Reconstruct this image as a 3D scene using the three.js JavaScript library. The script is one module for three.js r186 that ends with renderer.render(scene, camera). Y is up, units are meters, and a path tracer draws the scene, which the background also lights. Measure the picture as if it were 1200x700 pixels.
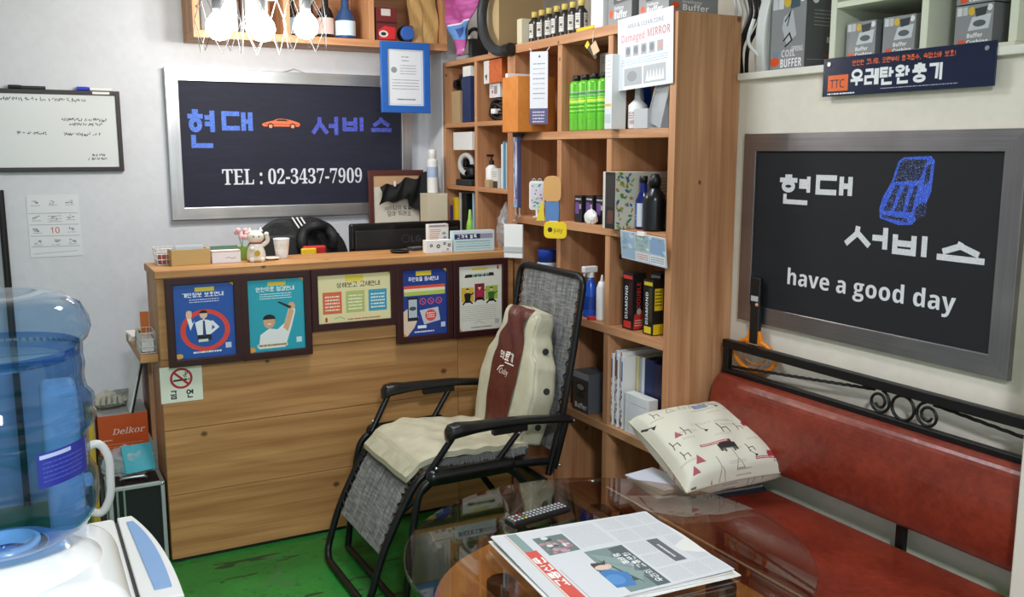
import * as THREE from 'three';
import { RoundedBoxGeometry } from 'three/addons/geometries/RoundedBoxGeometry.js';
import { mergeGeometries, mergeVertices } from 'three/addons/utils/BufferGeometryUtils.js';
import { RectAreaLightUniformsLib } from 'three/addons/lights/RectAreaLightUniformsLib.js';

// ------------------------------------------------------------------ camera, light, exposure
RectAreaLightUniformsLib.init();
const scene = new THREE.Scene();
scene.background = new THREE.Color(0x000000);
const camera = new THREE.PerspectiveCamera(2 * Math.atan(350 / 1080) * 180 / Math.PI, 1200 / 700, 0.05, 40);
camera.position.set(0, 1.5, 0);
camera.lookAt(0.4682, 1.5 - 0.15906, -0.8692);
const renderer = new THREE.WebGLRenderer();
renderer.toneMapping = THREE.LinearToneMapping;
renderer.toneMappingExposure = 1.2;
renderer.shadowMap.enabled = true;
const CEILING = 2.5;
const PANELS = [[0.2, 0.4, 0.32, 0.32, 3.0], [1.15, -2.6, 0.32, 0.32, 0.46]];   // x, z, width, length, share of the power of the ceiling panels
const PANEL_POWER = 84, BULB_POWER = 0.5;

// ------------------------------------------------------------------ helpers
let seed = 12345;
const rnd = () => { seed = (seed * 1664525 + 1013904223) >>> 0; return seed / 4294967296; };
const rr = (a, b) => a + (b - a) * rnd();
const counts = {};
const numbered = (n) => { counts[n] = (counts[n] || 0) + 1; return counts[n] === 1 ? n : n + '_' + String(counts[n] - 1).padStart(3, '0'); };
const PI = Math.PI;
function info(o, label, category, group) { o.userData.label = label; o.userData.category = category; if (group) o.userData.group = group; return o; }
function thing(name, label, category, pos = [0, 0, 0], turn = 0, group) {
  const o = new THREE.Group(); o.name = numbered(name); scene.add(o); o.position.set(...pos); o.rotation.y = turn;
  return info(o, label, category, group);
}
function part(name, geo, mat, parent, pos, rot) {
  const m = new THREE.Mesh(geo, mat); m.name = name; m.castShadow = m.receiveShadow = true;
  if (pos) m.position.set(...pos); if (rot) m.rotation.set(...rot);
  parent.add(m); return m;
}
// a part whose geometry is written in world coordinates, under an unturned thing
function wpart(name, geo, mat, parent) {
  let p = parent, v = new THREE.Vector3(); while (p && p !== scene) { v.add(p.position); p = p.parent; }
  return part(name, geo.translate(-v.x, -v.y, -v.z), mat, parent);
}
function solo(name, label, category, geo, mat, pos, rot, group) {
  const m = part(numbered(name), geo, mat, scene, pos, rot); return info(m, label, category, group);
}
function struct(name, geo, mat, pos, rot) { const m = part(name, geo, mat, scene, pos, rot); m.userData.kind = 'structure'; return m; }
const merge = (...g) => mergeGeometries(g.flat().map((x) => { const y = x.index ? x.toNonIndexed() : x; for (const k of Object.keys(y.attributes)) if (!['position', 'normal', 'uv'].includes(k)) y.deleteAttribute(k); y.clearGroups(); return y; }));
// box standing on y = 0
function box(w, h, d, r = 0) { const g = r ? new RoundedBoxGeometry(w, h, d, 2, Math.min(r, w / 2.01, h / 2.01, d / 2.01)) : new THREE.BoxGeometry(w, h, d); return g.translate(0, h / 2, 0); }
// box from corner to corner
function span(x0, x1, y0, y1, z0, z1, r = 0) { const w = x1 - x0, h = y1 - y0, d = z1 - z0; const g = r ? new RoundedBoxGeometry(w, h, d, 2, Math.min(r, w / 2.01, h / 2.01, d / 2.01)) : new THREE.BoxGeometry(w, h, d); return g.translate((x0 + x1) / 2, (y0 + y1) / 2, (z0 + z1) / 2); }
const cyl = (r0, r1, h, n = 24) => new THREE.CylinderGeometry(r1, r0, h, n).translate(0, h / 2, 0);
const lathe = (pts, n = 32) => new THREE.LatheGeometry(pts.map((p) => new THREE.Vector2(p[0], p[1])), n);
function tube(pts, r, seg, closed = false, sides = 8, tension = 0.5) {
  const c = new THREE.CatmullRomCurve3(pts.map((p) => new THREE.Vector3(...p)), closed, 'catmullrom', tension);
  const g = new THREE.TubeGeometry(c, seg || pts.length * 6, r, sides, closed);
  if (closed) return g;
  const caps = [0, 1].map((t) => { const p = c.getPoint(t), d = c.getTangent(t); if (!t) d.negate(); const k = new THREE.CircleGeometry(r, sides); k.applyQuaternion(new THREE.Quaternion().setFromUnitVectors(new THREE.Vector3(0, 0, 1), d)); return k.translate(p.x, p.y, p.z); });
  return merge(g, ...caps);
}
function rod(a, b, r, n = 8) {
  const A = new THREE.Vector3(...a), B = new THREE.Vector3(...b), d = B.clone().sub(A);
  const g = new THREE.CylinderGeometry(r, r, d.length(), n);
  g.applyQuaternion(new THREE.Quaternion().setFromUnitVectors(new THREE.Vector3(0, 1, 0), d.clone().normalize()));
  const m = A.add(B).multiplyScalar(0.5); return g.translate(m.x, m.y, m.z);
}
// tube with rounded corners through points
function bent(pts, r, rad = 0.05, sides = 10) {
  const P = pts.map((p) => new THREE.Vector3(...p)), path = new THREE.CurvePath();
  let cur = P[0];
  for (let i = 1; i < P.length - 1; i++) {
    const a = P[i].clone().add(P[i - 1].clone().sub(P[i]).setLength(Math.min(rad, P[i - 1].distanceTo(P[i]) * 0.48)));
    const b = P[i].clone().add(P[i + 1].clone().sub(P[i]).setLength(Math.min(rad, P[i + 1].distanceTo(P[i]) * 0.48)));
    path.add(new THREE.LineCurve3(cur, a)); path.add(new THREE.QuadraticBezierCurve3(a, P[i], b)); cur = b;
  }
  path.add(new THREE.LineCurve3(cur, P[P.length - 1]));
  const pts2 = []; for (const c of path.curves) { const n = c.isLineCurve3 ? 2 : 8; for (let k = 0; k < n; k++) pts2.push(c.getPoint(k / n)); } pts2.push(P[P.length - 1]);
  return tube(pts2.map((v) => [v.x, v.y, v.z]), r, pts2.length * 3, false, sides, 0.3);
}
function extrude(pts, depth, bevel = 0, holes = [], curve = 6) {
  const s = Array.isArray(pts) ? new THREE.Shape(pts.map((p) => new THREE.Vector2(...p))) : pts;
  for (const h of holes) s.holes.push(Array.isArray(h) ? new THREE.Path(h.map((p) => new THREE.Vector2(...p))) : h);
  const g = new THREE.ExtrudeGeometry(s, { depth: depth - 2 * bevel, bevelEnabled: bevel > 0, bevelSize: bevel, bevelThickness: bevel, bevelSegments: 2, curveSegments: curve });
  return g.translate(0, 0, bevel);
}
const rrect = (x, y, w, h, r) => { const s = new THREE.Shape(); s.moveTo(x + r, y); s.lineTo(x + w - r, y); s.quadraticCurveTo(x + w, y, x + w, y + r); s.lineTo(x + w, y + h - r); s.quadraticCurveTo(x + w, y + h, x + w - r, y + h); s.lineTo(x + r, y + h); s.quadraticCurveTo(x, y + h, x, y + h - r); s.lineTo(x, y + r); s.quadraticCurveTo(x, y, x + r, y); return s; };
// uv in metres; the grain runs along axis g (0 x, 1 y, 2 z); texture covers tw x th metres
function grain(geo, g = 0, tw = 1.6, th = 0.8) {
  const p = geo.attributes.position, n = geo.attributes.normal, uv = new Float32Array(p.count * 2), ou = rnd(), ov = rnd();
  for (let i = 0; i < p.count; i++) {
    const c = [p.getX(i), p.getY(i), p.getZ(i)], a = [Math.abs(n.getX(i)), Math.abs(n.getY(i)), Math.abs(n.getZ(i))], k = a.indexOf(Math.max(...a));
    let along = g, across = 3 - g - k; if (k === g) { along = (g + 1) % 3; across = (g + 2) % 3; }
    uv[i * 2] = c[along] / tw + ou; uv[i * 2 + 1] = c[across] / th + ov;
  }
  geo.setAttribute('uv', new THREE.BufferAttribute(uv, 2)); return geo;
}
// grid surface f(u, v) -> [x, y, z], u and v from 0 to 1
function sheet(f, nu, nv) {
  const pos = [], uv = [], idx = [];
  for (let j = 0; j <= nv; j++) for (let i = 0; i <= nu; i++) { pos.push(...f(i / nu, j / nv)); uv.push(i / nu, j / nv); }
  for (let j = 0; j < nv; j++) for (let i = 0; i < nu; i++) { const a = j * (nu + 1) + i, b = a + 1, c = a + nu + 1, d = c + 1; idx.push(a, b, d, a, d, c); }
  const g = new THREE.BufferGeometry(); g.setAttribute('position', new THREE.Float32BufferAttribute(pos, 3)); g.setAttribute('uv', new THREE.Float32BufferAttribute(uv, 2)); g.setIndex(idx); g.computeVertexNormals(); return g;
}
// a sheet with thickness t along y (two skins and a closed rim)
function slab(f, nu, nv, t) {
  const top = sheet(f, nu, nv), low = sheet((u, v) => { const p = f(1 - u, v); return [p[0], p[1] - t, p[2]]; }, nu, nv);
  const rim = sheet((u, v) => { const s = u * 4, k = Math.min(3, Math.floor(s)), w = s - k; const [a, b] = [[w, 0], [1, w], [1 - w, 1], [0, 1 - w]][k]; const p = f(a, b); return [p[0], p[1] - t * (1 - v), p[2]]; }, 4 * Math.max(nu, nv), 1);
  const uv = rim.attributes.uv; for (let i = 0; i < uv.count; i++) uv.setXY(i, 0.995, 0.5);
  return merge(top, low, rim);
}

// ------------------------------------------------------------------ noise and textures
const hash = (x, y, s = 0) => { let h = (Math.imul(x | 0, 374761393) + Math.imul(y | 0, 668265263) + Math.imul(s | 0, 974634777)) | 0; h = Math.imul(h ^ (h >>> 13), 1274126177); h ^= h >>> 16; return (h >>> 0) / 4294967296; };
function vnoise(x, y, px, py, s = 0) { // value noise periodic in px, py cells
  const x0 = Math.floor(x), y0 = Math.floor(y), fx = x - x0, fy = y - y0, u = fx * fx * (3 - 2 * fx), v = fy * fy * (3 - 2 * fy), m = (a, b) => ((a % b) + b) % b;
  const a = hash(m(x0, px), m(y0, py), s), b = hash(m(x0 + 1, px), m(y0, py), s), c = hash(m(x0, px), m(y0 + 1, py), s), d = hash(m(x0 + 1, px), m(y0 + 1, py), s);
  return a + (b - a) * u + (c - a) * v + (a - b - c + d) * u * v;
}
function fbm(u, v, fu, fv, oct, s = 0) { let t = 0, a = 0.5, n = 0; for (let i = 0; i < oct; i++) { t += a * vnoise(u * fu, v * fv, fu, fv, s + i * 17); n += a; a *= 0.5; fu *= 2; fv *= 2; } return t / n; }
function canvas(w, h) { const c = document.createElement('canvas'); c.width = w; c.height = h; return c; }
function pixelTexture(w, h, f, srgb = true) {
  const d = new Uint8Array(w * h * 4);
  for (let y = 0; y < h; y++) for (let x = 0; x < w; x++) { const c = f(x / w, y / h), o = (y * w + x) * 4; d[o] = Math.max(0, Math.min(255, c[0])); d[o + 1] = Math.max(0, Math.min(255, c[1])); d[o + 2] = Math.max(0, Math.min(255, c[2])); d[o + 3] = 255; }
  const t = new THREE.DataTexture(d, w, h); t.wrapS = t.wrapT = THREE.RepeatWrapping; t.magFilter = THREE.LinearFilter; if (srgb) t.colorSpace = THREE.SRGBColorSpace; t.needsUpdate = true; return t;
}
const lerp3 = (a, b, t) => [a[0] + (b[0] - a[0]) * t, a[1] + (b[1] - a[1]) * t, a[2] + (b[2] - a[2]) * t];
function woodTexture(light, dark, knotColor, knots, s) {
  return pixelTexture(1024, 512, (u, v) => {
    let dv = 0, kn = 0;
    for (const [ku, kv, kr] of knots) {
      let du = Math.abs(u - ku); du = Math.min(du, 1 - du); let d2 = v - kv; if (d2 > 0.5) d2 -= 1; if (d2 < -0.5) d2 += 1;
      const e = Math.exp(-((du * 2) ** 2) / (kr * kr * 14) - (d2 * d2) / (kr * kr * 9)); dv += Math.sign(d2) * e * kr * 1.1;
      const r = Math.hypot(du * 1.6, d2) / kr; kn = Math.max(kn, 1 - Math.min(1, Math.max(0, (r - 0.35) / 0.5)));
    }
    const warp = (fbm(u, v, 3, 5, 3, s) - 0.5) * 0.16, y = v + warp + dv;
    const ring = 0.5 + 0.5 * Math.sin((y * 15 + fbm(u, v, 2, 4, 2, s + 5) * 1.4) * 2 * PI), fine = fbm(u, v, 6, 160, 2, s + 9), mid = fbm(u, v, 4, 22, 2, s + 3);
    const t = 0.1 * ring * ring + 0.26 * fine + 0.5 * mid + 0.08;
    let c = lerp3(light, dark, Math.min(1, Math.max(0, (t - 0.28) * 1.7)));
    return lerp3(c, knotColor, kn * 0.75);
  });
}
// ---- Hangul strokes: the fonts at hand have none
const CON = { 'ㄱ': 'M0,.06L1,.06L.92,1', 'ㄴ': 'M.06,0L.06,.94L1,.94', 'ㄷ': 'M1,.06L.06,.06L.06,.94L1,.94', 'ㄹ': 'M0,.04L.95,.04L.95,.5L.05,.5L.05,.96L1,.96', 'ㅁ': 'M.06,.06L.94,.06L.94,.94L.06,.94L.06,.06', 'ㅂ': 'M.06,0L.06,.94L.94,.94L.94,0M.06,.48L.94,.48', 'ㅅ': 'M.5,0L.46,.4L0,1M.48,.35L1,1', 'ㅇ': 'O.5,.5,.46', 'ㅈ': 'M0,.06L1,.06M.52,.06L.46,.45L0,1M.5,.4L1,1', 'ㅊ': 'M.32,.02L.68,.02M0,.28L1,.28M.52,.28L.46,.55L0,1M.5,.55L1,1', 'ㅋ': 'M0,.06L1,.06L.92,1M0,.5L.94,.5', 'ㅌ': 'M1,.06L.06,.06L.06,.94L1,.94M.06,.5L.95,.5', 'ㅍ': 'M0,.06L1,.06M.3,.06L.3,.94M.7,.06L.7,.94M0,.94L1,.94', 'ㅎ': 'M.3,.02L.7,.02M0,.26L1,.26O.5,.7,.28' };
const VOW = { 'ㅏ': 'M.3,0L.3,1M.3,.5L1,.5', 'ㅑ': 'M.3,0L.3,1M.3,.32L1,.32M.3,.66L1,.66', 'ㅓ': 'M.8,0L.8,1M.8,.5L0,.5', 'ㅕ': 'M.8,0L.8,1M.8,.32L0,.32M.8,.62L0,.62', 'ㅣ': 'M.5,0L.5,1', 'ㅐ': 'M.2,0L.2,1M.85,0L.85,1M.2,.5L.85,.5', 'ㅔ': 'M.5,0L.5,1M.95,0L.95,1M0,.5L.5,.5', 'ㅖ': 'M.5,0L.5,1M.95,0L.95,1M0,.32L.5,.32M0,.64L.5,.64', 'ㅗ': 'M0,.9L1,.9M.5,.9L.5,0', 'ㅛ': 'M0,.9L1,.9M.3,.9L.3,0M.7,.9L.7,0', 'ㅜ': 'M0,.1L1,.1M.5,.1L.5,1', 'ㅠ': 'M0,.1L1,.1M.3,.1L.3,1M.7,.1L.7,1', 'ㅡ': 'M0,.5L1,.5' };
const CHO = 'ㄱㄲㄴㄷㄸㄹㅁㅂㅃㅅㅆㅇㅈㅉㅊㅋㅌㅍㅎ', JUNG = 'ㅏㅐㅑㅒㅓㅔㅕㅖㅗㅘㅙㅚㅛㅜㅝㅞㅟㅠㅡㅢㅣ', JONG = ['', 'ㄱ', 'ㄲ', 'ㄳ', 'ㄴ', 'ㄵ', 'ㄶ', 'ㄷ', 'ㄹ', 'ㄺ', 'ㄻ', 'ㄼ', 'ㄽ', 'ㄾ', 'ㄿ', 'ㅀ', 'ㅁ', 'ㅂ', 'ㅄ', 'ㅅ', 'ㅆ', 'ㅇ', 'ㅈ', 'ㅊ', 'ㅋ', 'ㅌ', 'ㅍ', 'ㅎ'];
function strokes(g, d, x, y, w, h) {
  for (const m of d.matchAll(/([MLO])([^MLO]+)/g)) {
    const n = m[2].split(',').map(Number);
    if (m[1] === 'O') { g.stroke(); g.beginPath(); g.ellipse(x + n[0] * w, y + n[1] * h, n[2] * w, n[2] * h, 0, 0, 7); g.stroke(); g.beginPath(); } else if (m[1] === 'M') g.moveTo(x + n[0] * w, y + n[1] * h); else g.lineTo(x + n[0] * w, y + n[1] * h);
  }
}
// text in Hangul (own strokes) or Latin (font); x is the left edge, y the top; each syllable cw x ch
function hangul(g, text, x, y, cw, ch, weight, color, gap = 0.12) {
  g.save(); g.strokeStyle = g.fillStyle = color; g.lineWidth = weight; g.lineJoin = 'miter'; g.lineCap = 'butt';
  for (const c of text) {
    const k = c.charCodeAt(0) - 0xac00;
    if (c === ' ') { x += cw * 0.5; continue; }
    if (k < 0 || k > 11171) { g.font = 'bold ' + Math.round(ch) + 'px sans-serif'; g.textAlign = 'left'; g.textBaseline = 'top'; g.fillText(c, x, y); x += g.measureText(c).width + cw * 0.05; continue; }
    const ci = CHO[Math.floor(k / 588)], vi = JUNG[Math.floor((k % 588) / 28)], ji = JONG[k % 28];
    const con = CON[ci] || CON['ㅅ'], fh = ji ? 0.6 : 1, W = cw, H = ch * fh;
    g.beginPath();
    const compound = { 'ㅘ': ['ㅗ', 'ㅏ'], 'ㅚ': ['ㅗ', 'ㅣ'], 'ㅝ': ['ㅜ', 'ㅓ'], 'ㅟ': ['ㅜ', 'ㅣ'], 'ㅢ': ['ㅡ', 'ㅣ'], 'ㅙ': ['ㅗ', 'ㅐ'], 'ㅞ': ['ㅜ', 'ㅔ'] }[vi];
    if (compound) { strokes(g, con, x, y, W * 0.56, H * 0.5); strokes(g, VOW[compound[0]], x - W * 0.02, y + H * 0.6, W * 0.62, H * 0.34); strokes(g, VOW[compound[1]], x + W * 0.68, y, W * 0.3, H); }
    else if ('ㅗㅛㅜㅠㅡ'.includes(vi)) { strokes(g, con, x + W * 0.12, y, W * 0.76, H * 0.52); strokes(g, VOW[vi], x, y + H * 0.6, W, H * 0.38); }
    else { strokes(g, con, x, y + H * 0.04, W * 0.56, H * 0.88); strokes(g, VOW[vi] || VOW['ㅏ'], x + W * 0.62, y, W * 0.36, H); }
    if (ji) strokes(g, CON[ji] || CON['ㅅ'], x + W * 0.14, y + ch * 0.68, W * 0.76, ch * 0.32);
    g.stroke(); x += cw * (1 + gap);
  }
  g.restore(); return x;
}
function latin(g, text, x, y, size, color, font = 'bold sans-serif', align = 'left', squeeze = 1) {
  const [w, f] = font.includes(' ') ? [font.split(' ')[0] + ' ', font.slice(font.indexOf(' ') + 1)] : ['', font];
  g.save(); g.font = w + size + 'px ' + f; g.fillStyle = color; g.textAlign = align; g.textBaseline = 'top'; g.translate(x, y); g.scale(squeeze, 1); g.fillText(text, 0, 0); g.restore();
}
const rect = (g, x, y, w, h, c) => { g.fillStyle = c; g.fillRect(x, y, w, h); };
const oval = (g, x, y, a, b, c, rot = 0) => { g.fillStyle = c; g.beginPath(); g.ellipse(x, y, a, b, rot, 0, 7); g.fill(); };
const poly = (g, pts, c) => { g.fillStyle = c; g.beginPath(); pts.forEach((p, i) => (i ? g.lineTo(...p) : g.moveTo(...p))); g.closePath(); g.fill(); };
const line = (g, pts, c, w) => { g.strokeStyle = c; g.lineWidth = w; g.beginPath(); pts.forEach((p, i) => (i ? g.lineTo(...p) : g.moveTo(...p))); g.stroke(); };
const rows = (g, x, y, w, n, step, c, h = 2) => { for (let i = 0; i < n; i++) { let k = x; while (k < x + w) { const l = rr(4, 18); rect(g, k, y + i * step, Math.min(l, x + w - k), h, c); k += l + rr(2, 5); } } };   // lines of print too fine to read
function print(w, h, draw) { const c = canvas(w, h), g = c.getContext('2d'); draw(g, w, h); const t = new THREE.CanvasTexture(c); t.colorSpace = THREE.SRGBColorSpace; return t; }

// ------------------------------------------------------------------ materials
const std = (color, roughness = 0.6, metalness = 0, extra = {}) => new THREE.MeshStandardMaterial({ color, roughness, metalness, ...extra });
const phys = (o) => new THREE.MeshPhysicalMaterial(o);
const printed = (w, h, draw, roughness = 0.5) => std(0xffffff, roughness, 0, { map: print(w, h, draw) });
const woodShelf = woodTexture([206, 154, 111], [158, 104, 67], [70, 40, 22], [[0.12, 0.22, 0.014], [0.4, 0.62, 0.018], [0.63, 0.35, 0.012], [0.82, 0.78, 0.016], [0.3, 0.9, 0.01], [0.95, 0.5, 0.012], [0.54, 0.1, 0.011]], 11);
const woodPanel = woodTexture([202, 150, 94], [150, 101, 54], [76, 44, 22], [[0.1, 0.3, 0.016], [0.35, 0.7, 0.02], [0.58, 0.2, 0.013], [0.74, 0.55, 0.018], [0.9, 0.85, 0.012], [0.22, 0.05, 0.012], [0.5, 0.92, 0.01]], 37);
const noiseFine = pixelTexture(512, 512, (u, v) => { const t = 255 * (0.5 * fbm(u, v, 40, 40, 3, 71) + 0.5 * fbm(u, v, 9, 9, 3, 72)); return [t, t, t]; }, false);
const M = {
  shelf: std(0xffffff, 0.55, 0, { map: woodShelf }),
  panel: std(0xffffff, 0.5, 0, { map: woodPanel }),
  black: std(0x101011, 0.45), blackGloss: std(0x0b0b0c, 0.2), blackMetal: std(0x0c0c0d, 0.4, 0.3), darkGrey: std(0x2b2c2e, 0.55), grey: std(0x77797b, 0.55), lightGrey: std(0xb9bbbc, 0.5),
  white: std(0xe9e9e6, 0.45), whiteGloss: std(0xeeeeea, 0.16), paper: std(0xe9e8e3, 0.8), cream: std(0xd9cfb4, 0.7), chrome: std(0xd4d6d8, 0.2, 1), alu: std(0xb9bcbf, 0.35, 1),
  mahogany: std(0x341214, 0.32), navy: std(0x1d2a52, 0.6), blue: std(0x1f56b8, 0.4), orange: std(0xd4752a, 0.6), red: std(0xb5231d, 0.45), yellow: std(0xe9c51f, 0.5), kraft: std(0xb59b74, 0.8), green: std(0x3f9a2d, 0.4), purple: std(0x5a48a0, 0.5), teal: std(0x47a9b5, 0.6), pink: std(0xc9569b, 0.35),
};
const clear = phys({ color: 0xffffff, roughness: 0.08, transmission: 1, thickness: 0, ior: 1.45, transparent: false });

// ================================================================== THE ROOM
const floorTex = pixelTexture(1024, 1024, (u, v) => {
  const n = fbm(u, v, 8, 8, 5, 3), s = fbm(u, v, 90, 90, 2, 8), w = fbm(u, v, 22, 22, 3, 15), d = fbm(u, v, 14, 40, 3, 21);
  let c = lerp3([22, 108, 38], [44, 136, 52], n * 1.3 - 0.15); c = lerp3(c, [26, 72, 34], Math.max(0, s - 0.62) * 1.7);
  c = lerp3(c, [78, 104, 74], Math.max(0, w - 0.66) * 2.6); return lerp3(c, [18, 40, 24], d > 0.71 ? 0.65 : 0);
});
const metres = (geo, sx = 1, sz = sx) => grain(geo, 0, sx, sz);
struct('floor', metres(span(-1.75, 2.6, -0.12, 0, -4.45, 1.75), 1.7), std(0xffffff, 0.4, 0, { map: floorTex, bumpMap: (() => { const t = noiseFine.clone(); t.repeat.set(3, 3); return t; })(), bumpScale: 0.002 }));
const plaster = (rgb, s) => pixelTexture(512, 512, (u, v) => { const n = fbm(u, v, 5, 5, 4, s), f = fbm(u, v, 60, 60, 2, s + 4), st = fbm(u, v, 13, 17, 3, s + 9); const k = 0.98 + 0.03 * (n - 0.5) + 0.03 * (f - 0.5) + 0.02 * (st - 0.5); return [rgb[0] * k, rgb[1] * k, rgb[2] * k]; });
const backWall = std(0xffffff, 0.75, 0, { map: plaster([216, 218, 224], 101), bumpMap: noiseFine, bumpScale: 0.0012 });
const creamWall = std(0xffffff, 0.7, 0, { map: plaster([234, 226, 210], 131), bumpMap: noiseFine, bumpScale: 0.0012 });
struct('wall_back', metres(span(-1.75, 2.6, 0, 2.62, -4.45, -4.3), 1.4), backWall);
struct('wall_right', metres(span(2.11, 2.6, 0, 1.735, -4.3, 1.6), 1.4), creamWall);           // thick lower wall, its top a ledge
struct('wall_right_upper', metres(span(2.46, 2.6, 1.735, 2.62, -4.3, 1.6), 1.4), creamWall);
struct('wall_left', metres(span(-1.75, -1.6, 0, 2.62, -4.3, 1.6), 1.4), backWall);
struct('wall_front', metres(span(-1.75, 2.6, 0, 2.62, 1.6, 1.75), 1.4), backWall);
struct('ceiling', metres(span(-1.6, 2.46, CEILING, 2.62, -4.3, 1.6), 1.4), std(0xe8e8e6, 0.85));
struct('trim_1', span(2.09, 2.3, 1.722, 1.744, -2.345, -1.28, 0.003), std(0xe4e0d4, 0.5));      // board on the ledge
struct('trim_2', span(1.937, 2.105, 0, CEILING, -1.20, -1.10, 0.006), std(0xd8d3c6, 0.45));     // painted post beside the bench
struct('trim_3', span(1.845, 2.11, 0, CEILING, -4.298, -4.135, 0.004), std(0xdcdde0, 0.6));     // boxed corner beside the shelves
{
  const t = struct('trim_4', rod([-0.045, 0, -4.28], [-0.045, 1.34, -4.28], 0.014, 10), M.black);   // black pipe on the back wall
}
// ceiling panels: glowing diffuser and the light that it gives
for (const [x, z, w, l, share] of PANELS) {
  const t = thing('ceiling_light', z > 0 ? 'square ceiling light panel near the front wall' : 'square ceiling light panel above the recliner', 'ceiling light', [x, CEILING, z], 0, 'ceiling light panels');
  part('frame', span(-w / 2 - 0.02, w / 2 + 0.02, -0.03, -0.001, -l / 2 - 0.02, l / 2 + 0.02, 0.004), M.white, t);
  part('diffuser', span(-w / 2, w / 2, -0.034, -0.03, -l / 2, l / 2), std(0xffffff, 0.5, 0, { emissive: 0xf4f7ff, emissiveIntensity: 1.5 }), t);
  const L = new THREE.RectAreaLight(0xf2f6ff, PANEL_POWER * share, w, l); L.position.set(0, -0.04, 0); L.rotation.x = -PI / 2; L.castShadow = true; t.add(L);
}

// ================================================================== THE COUNTER
{
  const t = thing('reception_counter', 'pine reception counter with plank front and thick top board', 'counter', [1.13, 0, -3.5]);
  const planks = [[0.012, 0.255], [0.257, 0.5], [0.502, 0.765]];
  for (const [y0, y1] of planks) wpart('plank', grain(span(0.415, 1.575, y0, y1, -3.43, -3.4, 0.0015), 0), M.panel, t);
  for (const [y0, y1] of planks) wpart('plank', grain(span(1.577, 1.83, y0, y1, -3.43, -3.4, 0.0015), 0), M.panel, t);
  wpart('fascia', grain(span(0.415, 1.83, 0.765, 1.056, -3.43, -3.386, 0.003), 0), M.panel, t);
  wpart('base_board', span(0.415, 1.83, 0, 0.012, -3.47, -3.404), M.black, t);
  wpart('top_board', grain(span(0.41, 1.825, 1.056, 1.085, -3.66, -3.378, 0.004), 0), M.panel, t);
  wpart('side_panel', grain(span(0.415, 0.44, 0, 1.056, -3.645, -3.43, 0.002), 1), M.shelf, t);
  wpart('side_panel', grain(span(1.8, 1.825, 0, 1.056, -3.645, -3.43, 0.002), 1), M.shelf, t);
  const l = wpart('side_ledge', grain(span(0.352, 0.4145, 0.752, 0.782, -3.88, -3.43, 0.003), 2), M.panel, t);
  wpart('ledge_bracket', grain(span(0.4, 0.4145, 0.4, 0.752, -3.88, -3.646, 0.002), 1), M.shelf, t);
  wpart('desk_top', grain(span(0.44, 1.8, 0.70, 0.725, -3.98, -3.43, 0.003), 0), M.panel, t);
  wpart('desk_leg', span(0.5, 0.54, 0, 0.70, -3.95, -3.91), M.darkGrey, t); wpart('desk_leg', span(1.72, 1.76, 0, 0.70, -3.95, -3.91), M.darkGrey, t);
}

// ================================================================== SHELVES ALONG THE RIGHT
const ROW = [1.57, 1.23, 0.875, 0.505, 0.16], TOP = 1.925;
{
  const t = thing('open_shelving_unit', 'tall pine pigeonhole shelving unit facing the recliner, end panel beside the bench', 'shelving', [1.98, 0, -2.9]);
  for (const [x0, x1] of [[1.85, 1.938], [1.9382, 2.036], [2.0362, 2.108]]) wpart('end_stave', grain(span(x0, x1, 0, TOP, -2.385, -2.352, 0.0012), 1), M.shelf, t);
  wpart('end_panel', grain(span(1.85, 2.108, 0, TOP, -3.452, -3.412, 0.003), 1), M.shelf, t);
  wpart('top_board', grain(span(1.85, 2.108, TOP - 0.034, TOP, -3.412, -2.385, 0.002), 2), M.shelf, t);
  for (const y of ROW) wpart('shelf_board', grain(span(1.85, 2.098, y - 0.03, y, -3.412, -2.385, 0.002), 2), M.shelf, t);
  const tops = [TOP - 0.034, ...ROW.map((y) => y - 0.03)], bots = [...ROW, 0];
  bots.forEach((y, i) => { for (const z of [-3.06, -2.722]) wpart('divider', grain(span(1.853, 2.098, y, tops[i], z - 0.015, z + 0.015, 0.0015), 1), M.shelf, t); });
  wpart('back_panel', grain(span(2.098, 2.108, 0, TOP, -3.412, -2.385), 1), M.shelf, t);
}
const ROW2 = [1.625, 1.335, 1.045, 0.755], TOP2 = 1.91;
{
  const t = thing('low_shelving_unit', 'pine pigeonhole shelving behind the counter, packed with small goods', 'shelving', [1.98, 0, -3.79]);
  for (const z of [[-4.132, -4.104], [-3.79, -3.765], [-3.475, -3.453]]) wpart('upright', grain(span(1.85, 2.108, 0, TOP2 - 0.022, z[0], z[1], 0.002), 1), M.shelf, t);
  wpart('top_board', grain(span(1.85, 2.108, TOP2 - 0.022, TOP2, -4.132, -3.453, 0.002), 2), M.shelf, t);
  for (const y of ROW2) { wpart('shelf_board', grain(span(1.85, 2.098, y - 0.02, y, -4.104, -3.79, 0.0015), 2), M.shelf, t); wpart('shelf_board', grain(span(1.85, 2.098, y - 0.02, y, -3.765, -3.475, 0.0015), 2), M.shelf, t); }
  wpart('back_panel', grain(span(2.098, 2.108, 0, TOP2 - 0.022, -4.104, -3.475), 1), M.shelf, t);
}
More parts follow.
